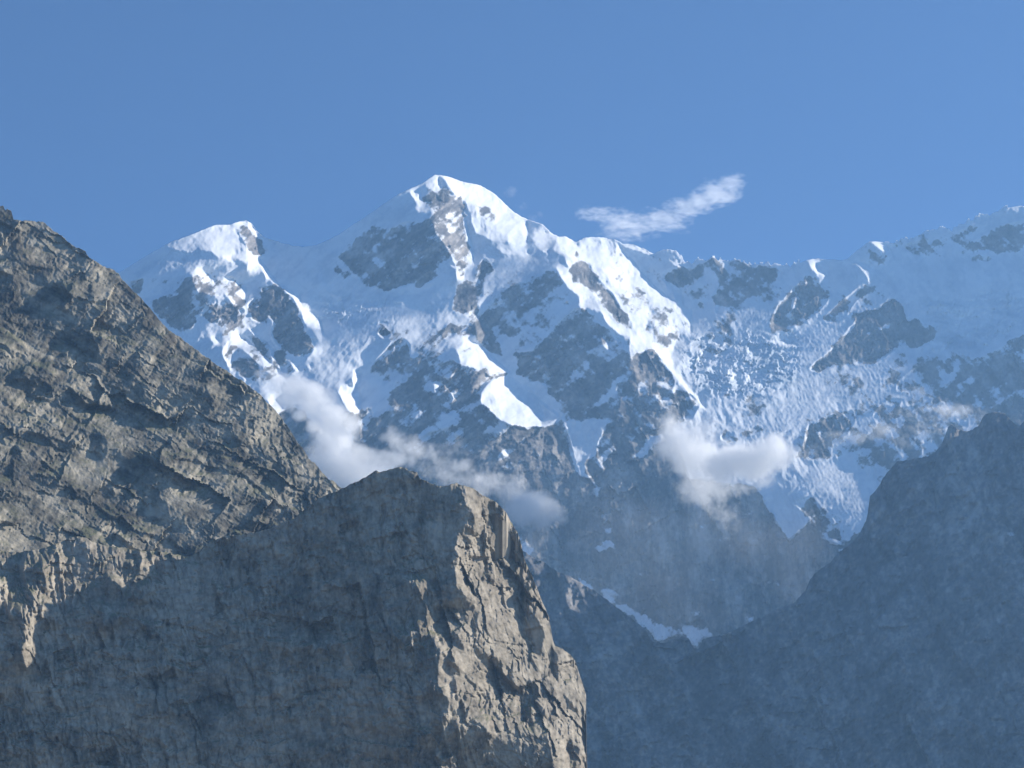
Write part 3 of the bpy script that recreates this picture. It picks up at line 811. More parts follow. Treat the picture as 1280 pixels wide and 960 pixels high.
def build_back():
    rock = raster(ROCK)
    rock = raster(SNOW, rock)
    lit = raster([(p, 1.0) for p in LIT])
    half = blur(raster([(p, 1.0) for p in HALF]), 5)
    half = half * (1 - lit) * np.clip(0.75 + 1.2 * fbm(XX, YY, 60, 3, 9), 0.1, 1.15) * (1 - 0.8 * np.clip((blur(rock, 2.0) - 0.3) / 0.5, 0, 1))
    # irregular outlines: shift the lookup by noise, then soften
    wx = 7.0 * fbm(XX, YY, 22, 5, 11, 0.65)
    wy = 7.0 * fbm(XX, YY, 22, 5, 23, 0.65)
    rockw = sample(0.6 * blur(rock, 1.6) + 0.4 * blur(rock, 5), XX + wx, YY + wy)
    near = np.clip(blur((rock > 0.3).astype(np.float32), 9) * 1.3, 0, 1)
    rockw = np.maximum(rockw, 0.24 * near * (1 - raster([(p, 1.0) for p, w in SNOW if w < 0.1])))
    clear = blur(raster([(p, 1.0) for p, w in SNOW if w < 0.1]), 1.5)
    rockw = np.maximum(rockw, sample(blur(raster(MIX), 6), XX + wx, YY + wy) * (1 - clear))
    litw = sample(blur(lit, 0.8), XX + wx * 0.5, YY + wy * 0.5)
    solid = np.clip((blur(rock, 2.5) - 0.3) / 0.5, 0, 1)
    base = rbf([(290, 280, -40), (150, 340, -90), (300, 470, -190), (360, 600, -330), (380, 500, -200), (385, 306, 130), (546, 220, 330), (500, 370, 140), (430, 480, -190),
                (575, 350, 190), (600, 450, 30), (640, 510, -130), (560, 600, -190), (690, 600, -90), (700, 295, 300), (760, 300, 350), (860, 330, 450),
                (800, 400, 210), (870, 490, -60), (740, 540, -30), (690, 470, 60), (830, 560, -130), (760, 700, -160), (900, 700, -220), (820, 790, -230), (940, 370, 370),
                (1010, 325, 440), (950, 430, 260), (1000, 550, 50), (1060, 610, -70), (1030, 680, -270), (1087, 302, 530), (1280, 258, 690), (1180, 340, 540),
                (1250, 420, 510), (1130, 450, 350), (1280, 520, 100), (1150, 520, 100), (640, 800, -200), (1000, 800, -370), (1280, 800, -450), (1440, 240, 830),
                (1440, 500, 200), (-150, 420, -150), (-150, 800, -560), (0, 1100, -700), (640, 1100, -520), (1300, 1100, -700)])
    base = base + (0.22 * np.clip(XX - 640, -40, 220)).astype(np.float32)
    q = 1.5 - 0.55 * solid - 0.35 * np.clip((YY - 560) / 60, 0, 1)
    det = np.zeros((RH, RW), np.float32)
    # relief of the rock: ribs and gullies that run down the slope, broken by ledges
    gx, gy = rot(XX + 6 * fbm(XX, YY, 60, 3, 5), YY, 62, 3.0, 1.0)
    gx2, gy2 = rot(XX, YY + 5 * fbm(XX, YY, 50, 3, 6), -40, 2.4, 1.0)
    left = 1 / (1 + np.exp(-(XX - 700) / 60))
    rel = (1 - left) * fbm(gx2, gy2, 24, 5, 31, 0.55, 'r') + left * fbm(gx, gy, 26, 5, 41, 0.55, 'r')
    wall = np.clip((YY - 570) / 60, 0, 1)
    vx, vy = rot(XX, YY, 86, 3.5, 1.0)
    rel = rel * (1 - wall) + wall * (fbm(vx, vy, 26, 5, 51, 0.55, 'r') + 0.8 * fbm(XX, YY, 70, 3, 52))
    det += solid * (6.0 * rel + 3.5 * fbm(XX, YY, 15, 4, 61, 0.62))
    ra, rb = XX + wx, YY + wy
    fx1, fy1 = rot(ra, rb, -40, 1.8, 1.0)
    fx2, fy2 = rot(ra, rb, 62, 2.0, 1.0)
    det += solid * np.clip(0.9 + 1.2 * fbm(XX, YY, 90, 2, 68), 0.3, 1.5) * (0.48 * ((1 - left) * facets(fx1, fy1, 13, 65) + left * facets(fx2, fy2, 13, 66)) + 0.45 * facets(ra, rb, 5.5, 67))
    det += 9.0 * (blur(np.clip(rock, 0, 1), 5) - 0.5 * blur(np.clip(rock, 0, 1), 22)) * np.clip((640 - YY) / 60, 0, 1)
    # wind-worked snow, seracs where the glaciers break
    ser = blur(raster([(G((200, 620), (560, 640), (800, 680), (760, 900), (600, 1000), (200, 1000), (40, 760)), 1.0),
                       (H((640, 480), (1280, 420), (1280, 640), (900, 830), (640, 830), (760, 640)), 1.0),
                       (C((0, 800), (480, 800), (500, 960), (0, 960)), .6)]), 8)
    sx, sy = rot(XX, YY, 12, 2.2, 1.0)
    flx, fly = rot(XX + 8 * fbm(XX, YY, 60, 3, 94), YY, 66, 4.5, 1.0)
    glx, gly = rot(XX, YY + 8 * fbm(XX, YY, 60, 3, 93), -50, 4.0, 1.0)
    flute = (1 - left) * fbm(glx, gly, 20, 4, 96, 0.55, 'r') + left * fbm(flx, fly, 20, 4, 95, 0.55, 'r')
    sr1 = ledges(sy + 0.2 * sx, 11, 83, XX, YY, 0.3)
    det += (1 - solid) * ((4.2 + 4.0 * left ) * fbm(XX, YY, 54, 5, 71, 0.52, 'r') + ser * (15.0 * fbm(sx + 1.5 * wx, sy + 1.5 * wy, 34, 5, 81, 0.62, 'b') + (0.2 + 0.9 * np.clip(2 * fbm(XX, YY, 50, 3, 88), 0, 1)) * sr1 + 0.6 * facets(XX + 2 * wx, YY + 2 * wy, 10, 84) + 0.4 * facets(XX + wx, YY + wy, 5, 89)) + 1.1 * fbm(XX, YY, 11, 3, 91)
                          + (1.6 + 1.6 * left) * flute * (1 - 0.4 * ser))
    ice_shade = np.clip((0.45 * ser + 0.12) * (0.35 + 2.4 * fbm(sx, sy, 30, 5, 85, 0.62)) + 0.35 * ser * np.clip(3.4 * fbm(sx * 0.6, sy * 2.0, 14, 4, 86, 0.6), 0, 1) + 0.25 * left * np.clip(2.5 * fbm(flx, fly, 30, 5, 87, 0.6), 0, 1), 0, 0.95) * (1 - litw)  # glacier tint plus painted shade: blue-grey kept off the sunlit slopes
    litw = litw * np.clip(0.95 + 1.3 * fbm(XX + 2 * wx, YY, 26, 4, 131, 0.6), 0.25, 1.15)
    right = np.clip((XX - 860) / 60, 0, 1) * np.clip((575 - YY) / 40, 0, 1)
    tsh = (-0.2 + 0.15 * right).astype(np.float32)
    psh = (-0.6 + 0.5 * right).astype(np.float32)
    half = half * (1 - 0.35 * right)
    f = sculpt(np.clip(litw, 0, 1.15), half, q, base, 700.0, det, iters=7, t_shade=tsh, p_lit=1.45, p_shade=psh, p_half=-0.05) - det
    # snow dusting follows the ledges
    dx, dy = rot(XX, YY, -38, 2.6, 1.0)
    ex, ey = rot(XX, YY, 40, 2.2, 1.0)
    dn = (1 - left) * (0.65 * fbm(dx, dy, 16, 5, 101, 0.68) + 0.35 * fbm(ex, ey, 14, 5, 102, 0.65)) + left * (0.6 * fbm(ex, ey, 14, 5, 111, 0.68) + 0.4 * fbm(dx, dy, 14, 5, 121, 0.65))
    rockw = rockw + 1.7 * dn * np.clip(rockw * 4, 0.08, 1) * np.clip((1.05 - rockw) * 4, 0.8, 1)
    # rock bands, wet streaks and dusted ledges; the tone also paints in relief shading
    s1 = (1 - left) * fbm(dx, dy * 1.2, 18, 6, 141, 0.66) + left * (0.6 * fbm(ex, ey, 18, 6, 142, 0.66) + 0.4 * fbm(flx, fly, 18, 5, 143, 0.66))
    s2 = fbm(vx, vy, 22, 6, 144, 0.68)
    tone = 0.5 + 1.15 * ((1 - wall) * s1 + wall * s2) + 0.35 * fbm(XX, YY, 70, 3, 145) + 0.35 * fbm(XX, YY, 7, 3, 146, 0.7) + solid * (0.3 * ((1 - left) * cells(fx1, fy1, 6, 147) + left * cells(fx2, fy2, 6, 148)))
    terrain("snow_mountain", SKY_BACK, -190, 1490, 1.0, 1110, 800, 9600.0, f, {'rock': rockw.astype(np.float32), 'ice_shade': ice_shade.astype(np.float32), 'tone': np.clip(tone, 0, 1).astype(np.float32)}, mat_snow_mountain(), (1.2, 0.5), 3,
            label="high snow-covered mountain with a pointed summit and dark rock ribs under the blue sky",
            teeth=lambda x: 3.2 * ((x > 850) & (x < 1000)) + 2.6 * ((x > 1105) & (x < 1260)) + 0.9 * ((x > 660) & (x < 850)))
    return f


F_BACK = build_back()

# ------------------------------------------------------------------ the dark ridge and gorge flank in front of the snow massif
SKY_MID = [(-260, 700), (300, 640), (560, 640), (640, 680), (700, 716), (722, 726), (755, 747), (768, 756), (782, 768), (794, 776), (800, 781), (808, 789), (812, 797), (818, 803), (830, 803), (842, 799), (853, 796),
           (861, 799), (867, 811), (873, 811), (877, 804), (883, 798), (895, 795), (910, 792), (924, 784), (945, 775), (960, 767), (980, 757), (994, 753), (1006, 739), (1012, 727), (1018, 716),
           (1029, 709), (1039, 702), (1049, 690), (1063, 680), (1075, 666), (1083, 649), (1086, 635), (1087, 621), (1098, 609), (1104, 597), (1112, 588), (1122, 577), (1138, 575), (1160, 571), (1170, 564),
           (1176, 557), (1180, 548), (1185, 535), (1190, 530), (1194, 532), (1198, 537), (1209, 540), (1217, 537), (1223, 532), (1227, 524), (1231, 517), (1243, 513.5), (1256, 516), (1266, 528),
           (1274, 533), (1300, 505), (1340, 490), (1400, 440), (1500, 400)]


def build_mid():
    rock = np.full((RH, RW), 1.0, np.float32)
    patch = raster([([(1254, 665), (1265, 663), (1272, 669), (1262, 672)], .55)])
    rock = rock - blur(patch, 1.2)
    base = rbf([(560, 640, -120), (640, 690, -60), (755, 750, -100), (820, 810, -150), (900, 795, -60), (1000, 745, 60), (1090, 620, 220), (1190, 530, 260), (1280, 530, 240), (1450, 420, 200),
                (1150, 760, -160), (1280, 760, -220), (1000, 900, -300), (760, 900, -330), (600, 900, -330), (1280, 960, -520), (1450, 960, -600), (640, 1110, -650), (1000, 1110, -700), (1300, 1110, -800), (-100, 700, -150), (-100, 1110, -700)])
    zero = np.zeros((RH, RW), np.float32)
    vx, vy = rot(XX + 10 * fbm(XX, YY, 90, 3, 201), YY, 70, 2.6, 1.0)
    ux, uy = rot(XX, YY, -52, 2.6, 1.0)
    det = 20.0 * fbm(vx, vy, 62, 6, 210, 0.55, 'r') + 10.0 * fbm(ux, uy, 40, 5, 220, 0.55, 'r') + 8.0 * fbm(XX, YY, 110, 3, 230) + 1.6 * fbm(XX, YY, 9, 3, 231)
    ra, rb = XX + 5 * fbm(XX, YY, 24, 4, 241), YY + 5 * fbm(XX, YY, 24, 4, 242)
    fx1, fy1 = rot(ra, rb, 65, 2.2, 1.0)
    det += 0.5 * facets(fx1, fy1, 24, 243) + 0.45 * facets(ra, rb, 9, 244)
    det += 0.45 * ledges(vy, 44, 251, XX, YY) + 0.22 * ledges(uy, 22, 252, XX, YY)
    det *= 1.5
    q = np.full((RH, RW), 1.0, np.float32)
    f = sculpt(zero, zero, q, base, 600.0, det, p_shade=-0.35, t_shade=-0.2, iters=4) - det
    rk = rock + 0.16 * np.minimum(fbm(ux, uy, 22, 5, 240, 0.65), 0.2)
    tx, ty = rot(XX + 14 * fbm(XX, YY, 60, 3, 261), YY, 78, 3.4, 1.0)
    tone = 0.44 + 0.45 * fbm(ty * 1.0, tx * 1.0, 60, 3, 267) + 0.35 * fbm(ux, uy, 70, 4, 268, 0.6) + 0.4 * fbm(tx, ty, 13, 6, 262, 0.72) + 0.4 * fbm(ux, uy, 16, 6, 263, 0.7) + 0.3 * cells(fx1, fy1, 9, 265) + 0.2 * cells(ra, rb, 5, 266) + 0.35 * fbm(XX, YY, 8, 3, 264, 0.7)  # streaked rock colour, standing in for ridge relief the soft shade hides
    terrain("rocky_ridge", SKY_MID, -190, 1490, 1.25, 1110, 440, 6900.0, f, {'rock': rk.astype(np.float32), 'ice_shade': np.zeros((RH, RW), np.float32), 'tone': np.clip(tone, 0, 1).astype(np.float32)}, mat_snow_mountain(), (2.6, 1.6), 13,
            label="dark shaded rock ridge rising to small pinnacles at the right in front of the glacier")


build_mid()

# ------------------------------------------------------------------ the near mountainside and the cliff that stands before it
N = lambda *p: Z(480, 590, p)
O = lambda *p: Z(520, 765, p)
P_ = lambda *p: Z(0, 640, p)
Q = lambda *p: Z(0, 250, p)
R_ = lambda *p: Z(0, 430, p)
S = lambda *p: Z(160, 400, p, 0.21875)
T = lambda *p: Z(180, 560, p, 0.265625)

SKY_SLOPE = [(-260, 150), (-100, 215), (-20, 250), (0, 258), (4, 257), (7, 263), (9, 260), (14, 262), (17, 272), (22, 275), (37, 275), (50, 277), (57, 280), (62, 286), (81, 297), (92, 307), (107, 314), (112, 322), (128, 332),
             (140, 337), (148, 341), (153, 350), (161, 358), (172, 367), (181, 378), (192, 390), (202, 402), (210, 412), (220, 418), (232, 428), (242, 435), (258, 447), (275, 458), (288, 467), (302, 475), (316, 487), (329, 497),
             (340, 509), (349, 519), (357, 530), (366, 542), (372, 552), (380, 562), (386, 574), (393, 579), (397, 583), (402, 590), (410, 599), (416, 602), (421, 607), (428, 612), (450, 640), (520, 690), (700, 820), (900, 980)]
SKY_CLIFF = [(-260, 720), (-60, 692), (0, 688), (24, 690), (45, 687), (69, 681), (85, 672), (97, 670), (108, 672), (114, 677), (130, 681), (154, 685), (175, 688), (195, 689), (215, 692), (236, 696), (242, 694), (248, 688), (262, 678), (272, 674), (281, 670), (300, 668), (326, 664),
             (346, 657), (366, 648), (384, 634), (400, 622), (415, 616), (428, 611), (437, 606), (447, 602), (458, 596), (466, 591), (470, 588), (474, 590), (479, 588), (490, 586), (498, 584), (502, 583.5), (508, 585), (512, 588), (516, 588), (521, 590), (525, 598), (536, 603), (545, 607), (552, 609),
             (560, 607), (566, 604), (571, 604), (574, 606), (584, 608), (592, 611), (600, 617), (610, 622), (619, 627), (626, 634), (633, 641), (640, 654), (647, 666), (652, 682), (655, 697), (660, 709), (666, 721), (672, 737), (678, 752), (686, 770),
             (689, 788), (691, 800), (694, 808), (700, 810), (706, 813), (713, 818), (720, 829), (724, 843), (728, 855), (733, 870), (732.5, 884), (730, 896), (733, 930), (735, 990), (740, 1060), (746, 1110)]

SLOPE_DARK = [
    Q((0, 150), (100, 160), (130, 240), (60, 300), (0, 330)), Q((0, 430), (60, 460), (110, 560), (200, 600), (180, 700), (60, 640), (0, 620)),
    Q((350, 520), (500, 540), (590, 520), (570, 640), (480, 740), (360, 720), (290, 640)), Q((390, 800), (560, 750), (640, 820), (600, 930), (480, 940), (400, 860)),
    Q((400, 340), (520, 370), (560, 430), (460, 430)), Q((760, 540), (820, 600), (800, 680), (750, 640)), Q((720, 760), (800, 800), (780, 870), (720, 840)), Q((180, 420), (300, 470), (320, 520), (200, 500)),
    R_((80, 200), (240, 210), (300, 240), (370, 370), (260, 370), (170, 330)), R_((680, 260), (900, 230), (1060, 260), (1080, 380), (1000, 490), (850, 480), (760, 430), (700, 370)),
    R_((1090, 260), (1280, 270), (1280, 480), (1180, 470), (1130, 380)), R_((500, 500), (640, 540), (680, 620), (560, 620), (510, 560)),
    R_((590, 650), (700, 640), (860, 760), (960, 830), (1050, 900), (900, 900), (820, 830), (700, 700), (640, 720), (660, 820), (700, 900), (720, 960), (640, 960), (610, 800)),
    R_((60, 490), (130, 520), (125, 640), (140, 720), (60, 720)), R_((60, 720), (80, 720), (80, 880), (60, 880)), R_((0, 890), (60, 900), (180, 940), (250, 930), (300, 960), (0, 960)),
    R_((170, 790), (330, 860), (480, 890), (470, 910), (300, 880), (180, 820)), R_((400, 100), (560, 120), (640, 180), (520, 200), (400, 170)), R_((560, 20), (640, 60), (620, 120), (560, 100)),
    S((0, 360), (130, 370), (280, 360), (470, 420), (490, 560), (380, 580), (120, 580), (0, 540)), S((580, 640), (680, 660), (660, 730), (590, 720)), S((440, 760), (560, 770), (540, 840), (470, 830)),
    S((0, 780), (80, 830), (200, 890), (270, 900), (260, 950), (120, 900), (0, 830)), S((600, 370), (700, 380), (690, 480), (620, 460)),
    T((0, 230), (120, 240), (200, 310), (360, 360), (360, 390), (200, 370), (0, 340)), T((0, 130), (90, 110), (140, 180), (60, 190)), T((270, 10), (370, 30), (380, 80), (300, 90)),
    P_((650, 60), (700, 20), (830, 60), (1100, 80), (1190, 120), (1000, 100), (840, 120), (680, 90)), P_((190, 100), (260, 70), (300, 140), (250, 190), (170, 160)),
]
SLOPE_BRIGHT = [Q((560, 520), (640, 470), (760, 560), (740, 640), (680, 580), (600, 560)), Q((820, 560), (880, 580), (960, 680), (1010, 800), (980, 840), (900, 760), (830, 660)),
                S((740, 610), (770, 640), (770, 760), (740, 700)), S((810, 540), (850, 550), (880, 620), (830, 620)), R_((0, 250), (80, 270), (200, 480), (240, 600), (140, 580), (60, 440), (0, 420)), R_((420, 620), (520, 660), (580, 720), (500, 720)),
                Q((0, 800), (250, 850), (380, 900), (360, 960), (0, 960)), R_((720, 400), (840, 480), (1000, 530), (1100, 520), (980, 560), (820, 520)), Q((120, 490), (260, 530), (400, 600), (380, 650), (200, 580))]
CLIFF_LIT = [
    N((480, 90), (540, 85), (640, 140), (720, 210), (770, 270), (840, 400), (870, 560), (960, 740), (1030, 880), (1050, 980), (900, 1000), (200, 1000), (260, 930), (300, 840), (430, 890), (500, 870), (560, 860), (530, 760), (450, 700), (430, 610), (460, 530), (430, 460), (470, 380), (550, 380), (560, 300), (540, 230), (510, 160)),
    O((60, 30), (200, -20), (860, -20), (860, 200), (920, 230), (1000, 330), (1060, 540), (1060, 640), (1080, 1200), (900, 1200), (860, 960), (820, 830), (800, 720), (640, 735), (460, 770), (420, 700), (340, 650), (300, 690), (200, 745), (180, 700), (200, 560), (130, 440), (140, 260), (170, 180), (130, 110)),
    N((110, 635), (230, 640), (310, 670), (300, 710), (270, 720), (260, 780), (300, 830), (260, 840), (210, 700), (130, 650)), N((0, 640), (40, 665), (10, 680)),
    O((0, 695), (110, 700), (120, 770), (60, 760)), O((90, 410), (120, 420), (110, 470)),
    P_((-900, 300), (0, 350), (60, 400), (80, 440), (40, 520), (0, 570), (-500, 600)),
    P_((190, 450), (260, 480), (310, 540), (380, 600), (370, 660), (330, 680), (270, 640), (270, 720), (250, 800), (280, 880), (240, 940), (180, 940), (120, 920), (110, 800), (130, 700), (100, 620), (50, 610), (90, 560), (160, 540)),
    P_((270, 300), (330, 310), (350, 490), (300, 480), (270, 380)), P_((610, 560), (680, 570), (730, 640), (720, 710), (640, 700)), P_((740, 560), (830, 550), (850, 590), (780, 680), (750, 650)),
    P_((650, 380), (720, 380), (780, 460), (760, 510), (680, 420)), P_((890, 420), (960, 420), (970, 480), (920, 530), (820, 520), (880, 470)), P_((0, 890), (80, 920), (60, 950), (0, 940)),
    P_((-900, 160), (0, 230), (160, 240), (340, 190), (480, 140), (560, 170), (760, 210), (960, 230), (1180, 270), (1100, 320), (960, 300), (930, 380), (880, 340), (800, 310), (640, 310), (560, 280), (480, 330), (400, 360), (360, 320), (250, 300), (200, 340), (130, 320), (-900, 300)),
    T((985, 285), (1050, 285), (1045, 345), (1000, 350)),
]
CLIFF_DARK = [
    N((640, 190), (700, 180), (740, 260), (770, 400), (760, 470), (720, 440), (690, 320), (650, 240)), N((570, 290), (630, 280), (650, 390), (610, 400), (560, 370)), N((700, 440), (745, 500), (720, 525)), N((600, 545), (650, 560), (640, 580)),
    N((790, 440), (830, 460), (840, 540), (780, 510)), N((570, 640), (640, 650), (720, 690), (700, 700), (600, 670)), N((830, 780), (890, 760), (930, 830), (900, 960), (850, 930)), N((480, 380), (540, 420), (520, 480)), N((400, 880), (500, 890), (490, 915), (420, 905)),
    O((640, 0), (720, 0), (790, 130), (780, 260), (720, 260), (680, 160)), O((340, 190), (400, 245), (490, 270), (550, 380), (670, 490), (640, 505), (560, 455), (505, 370), (465, 295), (385, 275)),
    O((650, 400), (730, 430), (770, 600), (770, 700), (720, 690), (740, 600), (700, 480)), O((480, 555), (570, 610), (545, 632), (490, 590)), O((830, 200), (880, 330), (870, 440), (840, 380)), O((900, 500), (970, 580), (1030, 590), (960, 605)),
    O((640, 520), (700, 540), (720, 690), (660, 660)), O((200, 150), (250, 130), (290, 230), (250, 220), (210, 170)), O((190, 310), (260, 320), (270, 390), (200, 380)), O((940, 780), (1000, 760), (1010, 900), (960, 1000), (930, 900)),
    O((350, 0), (375, 0), (375, 130), (345, 190)), O((560, 590), (640, 580), (640, 595), (580, 610)),
    P_((270, 620), (330, 620), (330, 680), (280, 690)), P_((100, 350), (180, 350), (200, 430), (90, 440)), P_((100, 600), (150, 600), (160, 700), (120, 740)), P_((760, 240), (880, 250), (860, 270), (780, 265)),
    P_((400, 190), (480, 170), (540, 190), (550, 250), (480, 270), (400, 250)),
]


def build_slope(fc):
    dark = raster([(p, 1.0) for p in SLOPE_DARK])
    bright = raster([(p, 1.0) for p in SLOPE_BRIGHT])
    wx = 9.0 * fbm(XX, YY, 30, 5, 301, 0.62)
    wy = 9.0 * fbm(XX, YY, 30, 5, 302, 0.62)
    dark = sample(blur(dark, 1.5), XX + wx, YY + wy)
    bright = sample(blur(bright, 2.0), XX + wx, YY + wy)
    dark = dark * np.clip(0.6 + 2.0 * fbm(XX + 2 * wx, YY + 2 * wy, 30, 4, 304, 0.6), 0, 1)
    mott = fbm(XX + 8 * wx, YY, 46, 4, 303, 0.6)
    lit = np.clip(1 - dark, 0, 1) * np.clip(0.80 + 0.9 * mott + 0.35 * bright, 0, 1)
    base = (0.65 * (XX - 300) - 1.3 * (YY - 475) + 100).astype(np.float32)
    base = np.where(YY > 720, base + 1.1 * (YY - 720), base)
    sx, sy = rot(XX + 6 * fbm(XX, YY, 70, 3, 311), YY, 30, 2.8, 1.0)
    tx, ty = rot(XX, YY + 6 * fbm(XX, YY, 60, 3, 312), -52, 2.2, 1.0)
    ux, uy = rot(XX, YY, 80, 2.2, 1.0)
    rgt = 1 / (1 + np.exp(-(XX - 0.62 * (YY - 330) - 165) / 18))       # steeper, blocky rock close under the crest
    wa, wb = XX + 1.3 * wx, YY + 1.3 * wy
    f1x, f1y = rot(wa, wb, 28, 1.9, 1.0)
    f2x, f2y = rot(wa, wb, 40, 1.7, 1.0)
    f3x, f3y = rot(wa, wb, 75, 1.9, 1.0)
    det = (4.0 * fbm(sx, sy, 40, 6, 320, 0.58, 'r') + 3.0 * fbm(tx, ty, 34, 5, 330, 0.58, 'r') + 3.5 * fbm(XX, YY, 70, 3, 360) + 1.2 * fbm(XX, YY, 9, 3, 350, 0.6)
           + (1 - 0.6 * rgt) * (0.40 * ledges(sy, 58, 385, XX, YY) + 0.42 * ledges(sy, 27, 381, XX, YY) + 0.14 * ledges(sy, 11, 382, XX, YY)) + 0.13 * ledges(ty, 40, 383, XX, YY) + rgt * 0.34 * ledges(uy, 17, 384, XX, YY)
           + 0.42 * facets(f1x, f1y, 26, 371) + 0.26 * ((1 - rgt) * facets(f2x, f2y, 9.5, 372) + rgt * facets(f3x, f3y, 10, 373)) + 0.3 * facets(wa, wb, 4.5, 374))
    q = np.full((RH, RW), 1.05, np.float32)
    smooth = 3.5 * fbm(XX, YY, 70, 3, 360)
    det = smooth + (det - smooth) * np.clip(0.85 + 1.5 * fbm(XX + 2 * wx, YY + 2 * wy, 95, 3, 361), 0.25, 1.6)
    f = sculpt(lit.astype(np.float32), np.zeros_like(lit), q, base, 520.0, det, p_lit=0.75, p_shade=-0.5, q_lit=1.5, t_lit=0.36, t_shade=-0.10, iters=4) - det
    joints = np.clip(1 - np.abs(fbm(tx, ty, 46, 4, 521, 0.6)) * 13, 0, 1)
    f = f + 3.0 * joints * np.clip(0.4 + 1.6 * fbm(XX, YY, 70, 2, 522), 0, 1.2)
    lim = (2550.0 + fc * (2550.0 / FPX) + 30.0 - 3000.0) / (3000.0 / FPX)      # where the cliff stands in front, the slope stays behind it
    sk = np.array(SKY_CLIFF)
    below = YY > np.interp(XX[0], sk[:, 0], sk[:, 1])[None] - 2
    f = np.where(below & (XX < 740), np.maximum(f, lim), f)
    tone = 0.5 + 1.0 * fbm(sx, sy, 26, 6, 391, 0.66) + 0.55 * fbm(tx, ty, 20, 5, 392, 0.66) + 0.5 * fbm(XX, YY, 90, 3, 393) + 0.3 * fbm(XX, YY, 6, 3, 394, 0.7) + 0.24 * cells(f1x, f1y, 8, 395) + 0.2 * cells(wa, wb, 4, 396)
    m = mat_rock("mountainside_rock", [(0.22, (0.06, 0.055, 0.045)), (0.5, (0.22, 0.197, 0.15)), (0.75, (0.44, 0.385, 0.29))], (0.52, 0.41, 0.29), 9.0, 5.0, (0.17, 0.165, 0.085), (0.58, 0.76))
    terrain("mountainside", SKY_SLOPE, -190, 720, 0.75, 1110, 960, 3000.0, f, {'tone': np.clip(tone, 0, 1).astype(np.float32)}, m, (3.4, 1.5), 23,
            label="sunlit grey-brown rocky mountainside sloping down from the upper left")


